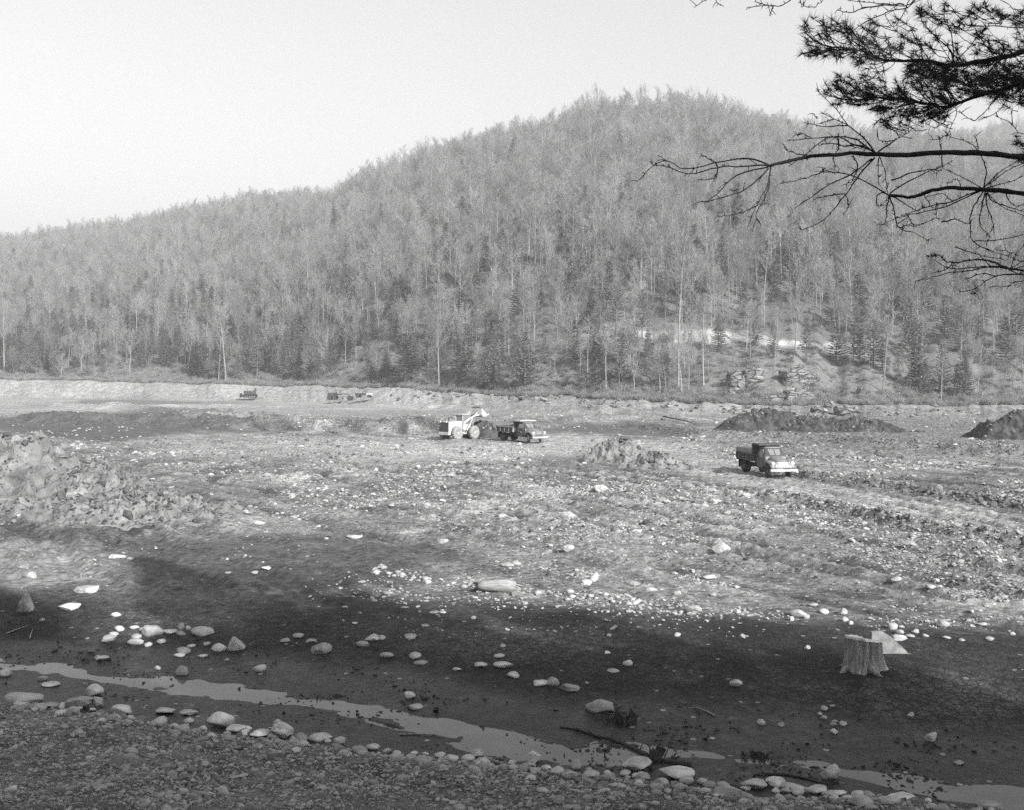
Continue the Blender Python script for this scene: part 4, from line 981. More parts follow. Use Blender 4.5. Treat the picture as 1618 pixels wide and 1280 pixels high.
stick('fallen_branch', 'long dark branch half sunk in the stream mud, centre right', [(1092, 1212), (1060, 1207), (1035, 1203), (1010, 1193), (985, 1180), (965, 1170), (940, 1165), (915, 1156), (885, 1151)], .065, cat='branch',
      kids=[(3, .1, .1, .15, .02), (6, -.2, .1, .12, .02), (1, .2, 0, .12, .02), (5, .1, .2, .1, .02), (7, -.1, -.15, .1, .015)])
stick('curved_stick', 'curved bare stick on dark mud right of the largest boulder', [(1130, 1134), (1118, 1127), (1105, 1121), (1088, 1121)], .022, 'wood')
stick('fallen_branch', 'thin dark branch beside the dark round boulder at the right stream', [(1205, 1226), (1240, 1226), (1270, 1232), (1300, 1240), (1318, 1242)], .03, cat='branch')
stick('stick', 'pale straight stick on mud near the left edge', [(10, 1003), (45, 990)], .02, 'paledrift')
stick('stick', 'short pale stick beside the straight one near the left edge', [(47, 1011), (52, 995)], .02, 'paledrift')
stick('stick', 'pale split stick lying in the dark mud strip below the stream', [(632, 1163), (660, 1162), (690, 1163)], .022, 'wood')
stick('stick', 'dark stick leaning on the spoil heap, left of the row', [(1048, 662), (1085, 670), (1100, 676, .1)], .12, 'stick', lift=.3)
stick('stick', 'pale stick stuck in the middle dark spoil heap', [(1281, 680, .4), (1292, 660, .5)], .14, 'paledrift', lift=.5)
# sodden roots and bark slab near the branch
def clump(px_, py_, w, h, label, seed, nblade=26):
    x, y, z = hit(px_, py_ + h * .4); s_ = y / FPX; r = random.Random(seed); t = thing('root_mass', label, 'roots', (x, y, z))
    for k in range(3):
        mb = MB(); X0 = r.uniform(-.25, .25) * w * s_; q = Vector((X0, r.uniform(-.1, .1), 0)); tl = r.uniform(-.6, .6)
        c0 = [q + Vector((-w * s_ * .12, 0, -.03)), q + Vector((w * s_ * .14, .05, -.03)), q + Vector((w * s_ * (.2 + tl * .3), .12, h * s_ * r.uniform(.2, .5))), q + Vector((w * s_ * (-.05 + tl * .3), .06, h * s_ * r.uniform(.7, 1.0)))]
        mb.hexa([c0[0], c0[1], c0[1] + Vector((0, .06, 0)), c0[0] + Vector((0, .06, 0)), c0[3], c0[2], c0[2] + Vector((0, .05, 0)), c0[3] + Vector((0, .05, 0))]); mb.part('bark_slab', M['stick'], t)
    mb = MB()
    for k in range(nblade):
        p = Vector((r.uniform(-.5, .5) * w * s_, r.uniform(-.2, .2), 0)); d = Vector((r.uniform(-.5, .5), r.uniform(-.3, .3), r.uniform(.1, .8))) * h * s_
        mb.tube([p, p + d * .5 + Vector((0, 0, .03)), p + d], [.018, .012, .004], 3)
    o = mb.part('rootlets', M['stick'], t); o['kind'] = 'stuff'
clump(983, 1134, 44, 26, 'jagged sodden root mass rising from mud right of the largest boulder', 3)
clump(1040, 1192, 60, 26, 'torn dark root plate above the half-sunk branch', 4)
clump(1195, 1196, 44, 12, 'low tangle of dark roots by the thin right stream', 6, 40)

# ------------------------------------------------------------------ vehicles
def wheel(parent, x, y, r_, w, side, tyre='rubber', rimm='rim', steer=0, lug=False):
    mb = MB(); h = w / 2
    prof = [(r_ * .58, -h * .8), (r_ * .80, -h), (r_ * .95, -h * .82), (r_, -h * .4), (r_, h * .4), (r_ * .95, h * .82), (r_ * .80, h), (r_ * .58, h * .8)]
    n = 24; mb.lathe(prof, (0, 0, 0), 'y', n)
    if lug:
        for k in range(18):
            a = 2 * math.pi * k / 18; mb.box((math.cos(a) * r_ * .99, 0, math.sin(a) * r_ * .99), (.05, w * .9, .07), (0, -a + math.pi / 2, 0))
    t = mb.part('wheel', M[tyre], parent); t.location = (x, y, r_); t.rotation_euler = (0, 0, steer)
    for p_ in t.data.polygons: p_.use_smooth = True
    rm = MB(); s_ = side
    rm.lathe([(r_ * .60, s_ * h * .72), (r_ * .56, s_ * h * .80), (r_ * .50, s_ * h * .45), (r_ * .26, s_ * h * .35), (r_ * .22, s_ * h * .75), (r_ * .08, s_ * h * .85), (.01, s_ * h * .86)] if s_ > 0 else
             [(.01, -h * .86), (r_ * .08, -h * .85), (r_ * .22, -h * .75), (r_ * .26, -h * .35), (r_ * .50, -h * .45), (r_ * .56, -h * .80), (r_ * .60, -h * .72)], (0, 0, 0), 'y', n)
    rm.part('rim', M[rimm], t); return t
def rrect(x0, x1, hw, z, r_=.12, n=4, dz=0):
    """rounded rectangle loop in plan"""
    out_ = []
    for cx_, cy_, a0 in ((x1 - r_, hw - r_, 0), (x0 + r_, hw - r_, 1), (x0 + r_, -hw + r_, 2), (x1 - r_, -hw + r_, 3)):
        for k in range(n + 1):
            a = (a0 + k / n) * math.pi / 2; out_.append((cx_ + r_ * math.cos(a), cy_ + r_ * math.sin(a), z))
    return out_
def truck(loc, heading, label, pale_front, boards, steer=0.0, letter=False, load=.25):
    t = thing('dump_truck', label, 'truck', loc, heading)
    P = M['truckpaint']; PD = M['truckupper']
    mb = MB(); mb.rings([rrect(.15, 1.80, .80, .55), rrect(.13, 1.82, .84, 1.0), rrect(.13, 1.82, .84, 1.35), rrect(.15, 1.72, .79, 1.48), rrect(.22, 1.36, .68, 1.92, .16), rrect(.30, 1.25, .60, 2.02, .2), rrect(.5, 1.1, .40, 2.06, .2)])
    cab = mb.part('cab', P, t, smooth=True)
    for p_ in cab.data.polygons: p_.use_smooth = True
    # roof in the lighter upper tone
    mb = MB(); mb.rings([rrect(.24, 1.34, .675, 1.95, .16), rrect(.30, 1.25, .60, 2.035, .2), rrect(.5, 1.1, .40, 2.075, .2)]); mb.part('roof', PD, t, smooth=True)
    # hood: rounded loft along x
    mb = MB(); rr_ = []
    for x_, hw_, zt, zb in ((1.62, .62, 1.50, 1.0), (1.9, .58, 1.47, 1.0), (2.4, .52, 1.40, .95), (2.85, .46, 1.29, .9), (3.08, .42, 1.17, .88), (3.16, .36, 1.02, .86)):
        ring = []
        for k in range(13):
            a = math.pi * k / 12; ring.append((x_, hw_ * math.cos(a) * (1 if abs(math.cos(a)) < .9 else 1), zb + (zt - zb) * max(math.sin(a), 0) ** .55))
        rr_.append(ring)
    mb.rings(rr_, closed=False); hd = mb.part('hood', PD if pale_front else P, t, smooth=True)
    # front fenders
    for sg in (1, -1):
        mb = MB(); rr_ = []
        for x_, zt, hw_, zb in ((1.62, .86, .10, .60), (1.78, 1.02, .17, .62), (2.0, 1.15, .21, .88), (2.3, 1.19, .235, .98), (2.65, 1.16, .24, .95), (2.9, 1.08, .23, .74), (3.10, .95, .20, .58), (3.16, .80, .14, .60)):
            ring = []
            for k in range(14):
                a = 2 * math.pi * k / 14; zc = (zt + zb) / 2
                ring.append((x_, sg * .68 + hw_ * math.copysign(abs(math.cos(a)) ** .8, math.cos(a)), zc + (zt - zb) / 2 * math.sin(a)))
            rr_.append(ring)
        mb.rings(rr_); fd = mb.part('fender', PD if pale_front else P, t, smooth=True)
        mb = MB()
        for (pa, pb) in (((1.62, .62), (2.06, .62)), ):
            mb.box(((pa[0] + pb[0]) / 2 - .15, sg * .80, .56), (1.2, .22, .05))
        mb.part('running_board', M['black'], t)
        h_ = MB(); h_.lathe([(.02, -.0), (.11, .0), (.13, .03), (.125, .06), (.05, .085)], (0, 0, 0), 'y', 14); hl = h_.part('headlight', M['lamp'], t, smooth=True)
        hl.location = (3.06, sg * .70, 1.02); hl.rotation_euler = (0, 0, -math.pi / 2)
        # doors, windows
        mb = MB(); mb.box((1.03, sg * .835, 1.0), (.98, .03, .82)); dr = mb.part('door', P, t, bevel=.01)
        mb = MB(); mb.box((.66, sg * .865, 1.18), (.14, .03, .03)); mb.part('handle', M['chrome'], dr)
        if letter:
            mb = MB(); mb.box((1.1, sg * .854, 1.08), (.26, .006, .05)); mb.box((1.06, sg * .854, 1.0), (.34, .006, .035)); mb.part('door_marking', M['bedpale'], dr)
        g = MB(); a_ = [(.62, sg * .803, 1.47), (1.48, sg * .80, 1.47), (1.30, sg * .712, 1.88), (.66, sg * .712, 1.88)]; b_ = [(p[0], p[1] - sg * .04, p[2]) for p in a_]
        g.hexa(a_ + b_); g.part('side_window', M['glass'], t)
        m2 = MB(); m2.tube([(1.58, sg * .84, 1.35), (1.66, sg * 1.05, 1.42)], .012, 5); mm = m2.part('mirror', M['chrome'], t)
        m3 = MB(); m3.lathe([(.01, -.01), (.08, -.01), (.08, .01), (.01, .01)], (0, 0, 0), 'y', 12); mo = m3.part('mirror_glass', M['black'], mm); mo.location = (1.66, sg * 1.05, 1.46); mo.rotation_euler = (0, 0, math.pi / 2)
        # windshield halves
        g = MB(); a_ = [(1.745, sg * .03, 1.50), (1.66, sg * .68, 1.50), (1.37, sg * .58, 1.89), (1.42, sg * .03, 1.89)]; b_ = [(p[0] - .06, p[1], p[2] - .02) for p in a_]
        g.hexa(a_ + b_); g.part('windshield', M['glass'], t)
    mb = MB()
    for k in range(5): mb.box((3.17 - .012 * k, 0, .72 + k * .085), (.07, 1.16 - abs(k - 1) * .05, .035))
    for y_ in (-.56, .56): mb.box((3.15, y_, .88), (.06, .05, .38))
    gr = MB(); gr.box((3.10, 0, .88), (.08, 1.14, .42)); g0 = gr.part('grille', M['black'], t); mb.part('grille_bars', M['chrome'], g0, bevel=.008)
    mb = MB(); mb.box((3.34, 0, .56), (.06, 1.85, .17)); mb.box((3.30, .95, .56), (.14, .06, .16)); mb.box((3.30, -.95, .56), (.14, .06, .16)); mb.part('bumper', M['bedpale'] if pale_front else M['chrome'], t, bevel=.02)
    mb = MB(); mb.box((3.34, .0, .52), (.01, .34, .14)); 
    mb = MB(); mb.box((.0, .38, .66), (6.1, .09, .17)); mb.box((.0, -.38, .66), (6.1, .09, .17)); mb.box((-2.2, 0, .45), (.16, 1.4, .16)); mb.box((2.3, 0, .44), (.12, 1.4, .12)); mb.box((-.6, .55, .6), (.7, .3, .3)); mb.part('chassis', M['black'], t)
    # bed
    for sg in (1, -1):
        mb = MB(); mb.box((-1.5, sg * 1.04, 1.22), (3.1, .05, .46)); mb.box((-1.5, sg * 1.09, 1.44), (3.12, .09, .07)); mb.box((-1.5, sg * 1.07, 1.0), (3.12, .09, .09)); bs = mb.part('bed_side', M['bedsteel'], t)
        for k in range(5):
            q = MB(); q.box((-3.02 + k * .76, sg * 1.09, 1.22), (.09, .08, .42)); q.part('rib', M['bedpale'] if letter else M['bedsteel'], bs)
        if boards:
            q = MB(); q.box((-1.5, sg * 1.03, 1.65), (3.06, .04, .34)); q.part('side_board', M['wood'], bs)
        else:
            q = MB(); q.box((-1.5, sg * 1.04, 1.53), (3.06, .04, .10)); q.part('side_board', M['bedpale'], bs)
    mb = MB(); mb.box((-1.5, 0, 1.0), (3.05, 2.05, .06)); mb.part('bed_floor', M['bedsteel'], t)
    mb = MB(); mb.box((-3.06, 0, 1.3), (.06, 2.16, .62 + (.3 if boards else 0))); mb.part('tailgate', M['bedsteel'], t)
    mb = MB(); mb.box((.03, 0, 1.6), (.06, 2.1, 1.18)); mb.part('headboard', M['bedsteel'], t)
    mb = MB(); mb.box((.60, 0, 2.22), (1.25, 2.0, .05)); mb.box((.60, 1.0, 2.17), (1.25, .05, .10)); mb.box((.60, -1.0, 2.17), (1.25, .05, .10)); mb.box((1.23, 0, 2.19), (.05, 2.0, .1)); mb.part('cab_shield', M['bedpale'] if letter else M['bedsteel'], t)
    # load of earth
    g = []; nx, ny = 30, 20
    lx, ly = np.meshgrid(np.linspace(-2.98, -.05, nx), np.linspace(-.99, .99, ny)); ed = np.minimum(np.minimum(lx + 2.98, -.05 - lx) * 1.2, (.99 - np.abs(ly)))
    lz = 1.38 + load * np.clip(ed * 2.2, 0, 1) + .14 * (ridged(lx * 2 + loc[0], ly * 2, 3, 33) - .5) + (.25 * np.exp(-((lx + .45) / .5) ** 2))
    o = link('earth_load', np_mesh('earth_load', np.stack([lx, ly, lz], -1).reshape(-1, 3), grid_faces(ny, nx), M['spoil_dark'], False), t)
    for sg in (1, -1):
        wheel(t, 2.3, sg * .74, .43, .24, sg, 'rubber', 'rim', steer)
        wheel(t, -2.2, sg * .80, .44, .24, sg, 'rubber', 'rim'); wheel(t, -2.2, sg * .52, .44, .24, -sg, 'rubber', 'rim')
        mf = MB(); mf.box((-2.85, sg * .75, .62), (.03, .5, .6)); mf.part('mud_flap', M['black'], t)
    return t
def place(px_, py_):
    X_, Y_ = P0(px_, py_); return X_, Y_, ground_at(X_, Y_)
def put(px1, py1, px2, py2, lx1, ly1, lx2, ly2):
    """location and heading that bring two wheel contacts to two points of the ground"""
    a = Vector(P0(px1, py1)); b = Vector(P0(px2, py2)); d = b - a; hd = math.atan2(d.y, d.x) - math.atan2(ly2 - ly1, lx2 - lx1)
    mid = (a + b) / 2; m = Vector(((lx1 + lx2) / 2, (ly1 + ly2) / 2)); c_, s_ = math.cos(hd), math.sin(hd)
    x_, y_ = mid.x - (m.x * c_ - m.y * s_), mid.y - (m.x * s_ + m.y * c_)
    zs = [ground_at(x_ + u_ * c_ - v_ * s_, y_ + u_ * s_ + v_ * c_) for u_, v_ in ((2.3, .7), (2.3, -.7), (-2.2, .7), (-2.2, -.7))]
    return (x_, y_, sum(zs) / 4 + .05), hd
L1, h1 = put(1175, 746.5, 1215, 756.2, -2.2, -.80, 2.3, -.74)
truck(L1, h1, 'dark dump truck with wooden side boards driving on the haul road, nearer of the two', True, True)
L2, h2 = put(794.3, 699, 835.8, 702.6, -2.2, -.80, 2.3, -.74)
truck(L2, h2, 'dump truck with pale-ribbed low bed and paler hood parked by the wheel loader', True, False, -.75, True, .2)

# wheel loader, bucket raised, seen from behind
Xl, Yl = P0(727, 695.5); zl = ground_at(Xl, Yl)
ld = thing('wheel_loader', 'pale four-wheeled loader with its bucket raised over an earth pile', 'loader', (Xl, Yl, zl + .08), math.radians(50))
LP = M['loader']
mb = MB(); mb.hexa([(-2.5, -.62, .75), (-.3, -.62, .75), (-.3, .62, .75), (-2.5, .62, .75), (-2.45, -.60, 1.95), (-.3, -.6, 2.05), (-.3, .6, 2.05), (-2.45, .60, 1.95)]); mb.part('engine_housing', LP, ld, bevel=.06)
mb = MB(); mb.box((-2.56, 0, 1.25), (.10, 1.3, 1.45)); g0 = mb.part('rear_grille', M['black'], ld, bevel=.03)
for k in range(7):
    q = MB(); q.box((-2.62, -.48 + .16 * k, 1.3), (.03, .05, 1.15)); q.part('grille_bar', M['bedsteel'], g0)
mb = MB(); mb.box((-2.45, 0, .75), (.4, 1.5, .35)); mb.part('counterweight', LP, ld, bevel=.04)
mb = MB(); mb.box((0, 0, .78), (3.6, .75, .42)); mb.box((1.1, 0, .62), (.3, 1.5, .3)); mb.box((-1.2, 0, .62), (.3, 1.5, .3)); mb.part('chassis', LP, ld, bevel=.03)
mb = MB(); mb.box((.45, 0, 1.3), (1.4, 1.1, .7)); mb.part('cab_base', LP, ld, bevel=.04)
for sg in (1, -1):
    for xx in (-.15, 1.05):
        q = MB(); q.box((xx, sg * .5, 2.15), (.08, .08, 1.1)); q.part('cab_post', LP, ld)
    q = MB(); q.box((.45, sg * .50, 2.15), (1.1, .02, .95)); q.part('side_window', M['glass'], ld)
q = MB(); q.box((-.13, 0, 2.15), (.02, .92, .95)); q.part('rear_window', M['glass'], ld)
q = MB(); q.box((1.05, 0, 2.15), (.02, .92, .95)); q.part('windshield', M['glass'], ld)
q = MB(); q.box((.45, 0, 2.74), (1.45, 1.25, .09)); q.part('cab_roof', LP, ld, bevel=.03)
q = MB(); q.box((.2, 0, 1.75), (.45, .5, .12)); q.box((-.02, 0, 2.0), (.1, .5, .5)); q.part('seat', M['black'], ld)
q = MB(); q.tube([(.85, 0, 1.6), (.72, 0, 1.95)], .03, 6); q.tube([(.72 + .0 * k, .2 * math.cos(k * .7), 1.97 + .2 * math.sin(k * .7) * .5) for k in range(10)], .015, 4); q.part('steering_wheel', M['black'], ld)
for sg in (1, -1):
    q = MB(); q.tube([(-.25, sg * .78, 1.75), (.5, sg * .80, 2.15), (1.5, sg * .80, 2.55), (2.25, sg * .78, 2.62)], [.13, .14, .13, .10], 4); q.part('lift_arm', LP, ld)
    q = MB(); q.tube([(.3, sg * .72, 1.0), (1.25, sg * .78, 2.4)], [.07, .05], 8); q.part('hydraulic_ram', M['chrome'], ld)
    q = MB(); q.tube([(1.0, sg * .55, 1.9), (1.7, sg * .60, 2.55), (2.2, sg * .6, 2.95)], .06, 6); q.part('bucket_linkage', LP, ld)
    q = MB(); q.box((-.25, sg * .78, 1.45), (.3, .2, .85)); q.part('arm_tower', LP, ld, bevel=.02)
    q = MB(); q.box((-1.2, sg * .85, 1.30), (1.4, .42, .06)); q.part('rear_fender', LP, ld)
    wheel(ld, 1.25, sg * .92, .74, .46, sg, 'rubberdust', 'rimpale', 0, True); wheel(ld, -1.45, sg * .92, .74, .46, sg, 'rubberdust', 'rimpale', 0, True)
    q = MB(); q.lathe([(.01, 0), (.07, 0), (.08, .05), (.02, .07)], (-2.62, sg * .45, 2.0), 'y', 10); q.part('work_lamp', M['lamp'], ld)
q = MB(); q.tube([(-1.5, .3, 1.95), (-1.5, .3, 2.5)], .05, 8); q.part('exhaust_stack', M['black'], ld)
q = MB(); sec = [(2.2, 2.35), (2.35, 2.1), (2.8, 2.02), (3.35, 2.25), (3.35, 2.29), (2.8, 2.08), (2.42, 2.16), (2.28, 2.38), (2.3, 3.0), (2.22, 3.02)]
q.rings([[(a, -1.2, b + .35) for a, b in sec], [(a, 1.2, b + .35) for a, b in sec]]); bk = q.part('bucket', LP, ld)
for sg in (1, -1):
    q = MB(); s2 = [(2.24, 2.4), (2.35, 2.1), (2.8, 2.02), (3.35, 2.27), (2.3, 3.0)]; q.rings([[(a, sg * 1.2, b + .35) for a, b in s2], [(a, sg * 1.16, b + .35) for a, b in s2]]); q.part('bucket_cheek', LP, bk)
lx, ly = np.meshgrid(np.linspace(2.25, 3.4, 18), np.linspace(-1.15, 1.15, 30))
lz = 2.75 + .75 * np.clip(1 - ((lx - 2.65) / .75) ** 2, 0, 1) * np.clip(1 - (ly / 1.2) ** 2, 0, 1) ** .5 + .12 * (ridged(lx * 3, ly * 3, 3, 44) - .5)
link('earth_load', np_mesh('earth_load', np.stack([lx, ly, lz], -1).reshape(-1, 3), grid_faces(30, 18), M['spoil_dark'], False), ld)

# far machines
def far(px_, py_):
    x, y, z = hit(px_, py_); return x, y, max(ground_at(x + a, y + b) for a in (-2.5, -1.2, 0, 1.2, 2.5) for b in (-.8, .8)) + .12
x, y, z = far(395, 632)
bd = thing('bulldozer', 'dark crawler bulldozer alone on the pale far shore, left', 'bulldozer', (x, y, z), math.radians(183)); bd.scale = (1.25,) * 3
for sg in (1, -1):
    mb = MB(); pr = [(-1.3, .0), (1.2, 0), (1.5, .25), (1.5, .55), (1.2, .8), (-1.3, .8), (-1.6, .55), (-1.6, .25)]
    mb.rings([[(a, sg * .75 - .2, b) for a, b in pr], [(a, sg * .75 + .2, b) for a, b in pr]]); tk = mb.part('track', M['black'], bd)
    for k in range(5):
        q = MB(); q.lathe([(.01, -.23), (.14, -.23), (.14, .23), (.01, .23)], (-1.1 + k * .5, sg * .75, .22), 'y', 10); q.part('roller', M['rim'], tk)
mb = MB(); mb.box((.55, 0, 1.15), (1.5, .8, .75)); mb.part('engine_hood', M['bedsteel'], bd, bevel=.05)
mb = MB(); mb.box((1.32, 0, 1.15), (.06, .78, .85)); mb.part('radiator', M['black'], bd)
mb = MB(); mb.box((-.75, 0, 1.0), (1.1, 1.1, .5)); mb.part('rear_deck', M['bedsteel'], bd, bevel=.03)
mb = MB(); mb.box((-.7, 0, 1.35), (.55, .7, .15)); mb.box((-.95, 0, 1.6), (.1, .7, .45)); mb.part('seat', M['black'], bd)
mb = MB(); mb.tube([(.6, .15, 1.5), (.6, .15, 2.25)], .05, 8); mb.part('exhaust_stack', M['black'], bd)
mb = MB(); mb.tube([(-1.25, .4, 1.2), (-1.25, .4, 2.1), (-1.25, -.4, 2.1), (-1.25, -.4, 1.2)], .06, 6); mb.part('winch_frame', M['black'], bd)
mb = MB(); mb.rings([[(2.15, -1.5, .05), (2.0, -1.5, .5), (2.1, -1.5, .95), (2.02, -1.5, .95), (1.92, -1.5, .5), (2.07, -1.5, .05)], [(2.15, 1.5, .05), (2.0, 1.5, .5), (2.1, 1.5, .95), (2.02, 1.5, .95), (1.92, 1.5, .5), (2.07, 1.5, .05)]]); mb.part('blade', M['bedsteel'], bd)
mb = MB(); mb.box((.9, 1.05, .45), (2.2, .12, .18)); mb.box((.9, -1.05, .45), (2.2, .12, .18)); mb.part('push_arm', M['black'], bd)
x, y, z = far(536, 638)
gd = thing('motor_grader', 'long low motor grader on the pale far shore beside a small truck', 'grader', (x, y, z), math.radians(-12))
for (wx, r_) in ((-2.3, .55), (-1.05, .55), (2.9, .5)):
    for sg in (1, -1): wheel(gd, wx, sg * .9, r_, .32, sg, 'rubber', 'rim', 0)
mb = MB(); mb.box((-1.8, 0, 1.35), (1.9, .9, .85)); mb.part('engine_housing', M['bedsteel'], gd, bevel=.05)
mb = MB(); mb.tube([(-.8, 0, 1.15), (.6, 0, 1.55), (2.2, 0, 1.5), (2.9, 0, .95)], [.16, .15, .13, .12], 6); mb.part('frame_beam', M['bedsteel'], gd)
mb = MB(); mb.box((-.35, 0, 2.45), (1.3, 1.3, .08)); mb.part('canopy', M['black'], gd)
for xx in (-.9, .2):
    for sg in (1, -1):
        q = MB(); q.box((xx, sg * .55, 1.85), (.07, .07, 1.2)); q.part('canopy_post', M['black'], gd)
mb = MB(); mb.box((-.5, 0, 1.5), (.5, .5, .15)); mb.box((-.72, 0, 1.75), (.1, .5, .5)); mb.part('seat', M['black'], gd)
mb = MB(); mb.box((1.0, 0, .4), (.12, 3.0, .5), (0, 0, .45)); mb.part('moldboard', M['bedsteel'], gd)
mb = MB(); mb.lathe([(.5, 0), (.6, 0), (.6, .08), (.5, .08)], (1.0, 0, .75), 'z', 18); mb.part('turntable', M['black'], gd)
mb = MB(); mb.tube([(-2.9, 0, 1.2), (-2.9, 0, 2.3)], .06, 6); mb.box((-2.85, 0, 1.2), (.1, .9, 1.0)); mb.part('rear_radiator', M['black'], gd)
x, y, z = far(574, 638)
pk = thing('pickup_truck', 'small dark-bodied utility truck with pale hood, right of the grader', 'truck', (x, y, z), math.radians(-14))
mb = MB(); mb.box((-.9, 0, .85), (1.9, 1.5, .55)); mb.part('cargo_bed', M['truckpaint'], pk, bevel=.03)
mb = MB(); mb.rings([rrect(-.1, 1.0, .76, .6), rrect(-.1, 1.0, .76, 1.1), rrect(.0, .75, .64, 1.62), rrect(.15, .6, .5, 1.7)]); mb.part('cab', M['truckpaint'], pk)
for sg in (1, -1):
    g = MB(); g.hexa([(.08, sg * .755, 1.14), (.85, sg * .755, 1.14), (.70, sg * .67, 1.55), (.10, sg * .67, 1.55), (.08, sg * .70, 1.14), (.85, sg * .70, 1.14), (.70, sg * .62, 1.55), (.10, sg * .62, 1.55)]); g.part('side_window', M['glass'], pk)
    q = MB(); q.lathe([(.01, 0), (.1, 0), (.1, .05), (.01, .06)], (2.2, sg * .5, .95), 'y', 10); q.part('headlight', M['lamp'], pk)
    for xx in (-1.2, 1.65): wheel(pk, xx, sg * .68, .37, .2, sg, 'rubber', 'rim')
g = MB(); g.hexa([(1.02, -.62, 1.13), (1.02, .62, 1.13), (.97, .62, 1.13), (.97, -.62, 1.13), (.80, -.55, 1.56), (.80, .55, 1.56), (.74, .55, 1.56), (.74, -.55, 1.56)]); g.part('windshield', M['glass'], pk)
mb = MB(); mb.box((1.6, 0, .9), (1.3, 1.25, .45)); mb.part('hood', M['bedpale'], pk, bevel=.06)
mb = MB(); mb.box((2.3, 0, .55), (.08, 1.5, .14)); mb.part('bumper', M['bedpale'], pk)

# ------------------------------------------------------------------ the pine whose boughs hang into view
TX, TYY = 6.45, 11.15
pine = thing('overhanging_pine', 'dark pine outside the right edge whose bare and needled boughs reach into view', 'tree', (0, 0, 0))
zb = ground_at(TX, 11.2) if False else 2.6
tz = float(terrain(np.array([TX]), np.array([TYY]))[0][0]); pine.location = (TX, TYY, tz)
mb = MB(); mb.tube([(0, 0, -.3), (.05, 0, 3), (-.1, .05, 8), (.05, 0, 14), (0, 0, 18)], [.30, .26, .21, .14, .05], 14); mb.part('trunk', M['nearbark'], pine, smooth=True)
r = random.Random(21)
def cp(p, Y): px_, py_ = 1000 + p[0] * .382, p[1] * .382; return Vector(((px_ - CX) / FPX * Y - TX, Y - TYY, EYE - (py_ - HY) / FPX * Y - tz))
def line(mb, pts, Y0, Y1, r0, r1, n=5, bumpy=.0):
    """one limb through a chain of points, its distance going from Y0 to Y1"""
    m = len(pts); L = [0]
    for a, b in zip(pts[:-1], pts[1:]): L.append(L[-1] + math.hypot(b[0] - a[0], b[1] - a[1]))
    raw = [cp(p, Y0 + (Y1 - Y0) * l / L[-1]) for p, l in zip(pts, L)]; P = []; Rr = []
    for i in range(m - 1):
        for k in range(4):
            t = k / 4; p0 = raw[max(i - 1, 0)]; p1 = raw[i]; p2 = raw[i + 1]; p3 = raw[min(i + 2, m - 1)]
            q = .5 * ((2 * p1) + (p2 - p0) * t + (2 * p0 - 5 * p1 + 4 * p2 - p3) * t * t + (3 * p1 - p0 - 3 * p2 + p3) * t ** 3)
            f = (L[i] + (L[i + 1] - L[i]) * t) / L[-1]; P.append(q + Vector((r.gauss(0, 1), r.gauss(0, 1), r.gauss(0, 1))) * .0035); Rr.append((r0 + (r1 - r0) * f ** .8) * (1 + r.uniform(-bumpy, bumpy)))
    P.append(raw[-1]); Rr.append(r1); mb.tube(P, Rr, n); return P
px2 = .382 / FPX * 11          # metres in one traced unit
BR = {
 'A': ([(2050,60),(1618,212),(1500,240),(1330,268),(1200,247),(1050,248),(960,215),(900,200),(810,190),(760,170),(715,135)], 11, 9.8, 32, 4),
 'B': ([(2100,150),(1618,335),(1540,365),(1440,390),(1310,437),(1230,430),(1130,410),(1050,402),(960,405),(880,410),(830,398)], 11, 12.2, 36, 4),
 'C': ([(2100,690),(1618,648),(1500,635),(1400,630),(1270,630),(1100,640),(1000,635),(870,635),(760,643),(680,655),(570,683)], 11, 10.3, 34, 12),
 'D': ([(2100,850),(1618,798),(1540,790),(1450,783),(1400,780),(1320,775),(1240,785),(1180,808),(1120,812),(1060,805)], 11, 11.8, 31, 13),
 'E': ([(2100,1190),(1618,1118),(1560,1112),(1500,1085),(1420,1070),(1320,1085),(1265,1055),(1215,1058)], 11, 10.8, 16, 4)}
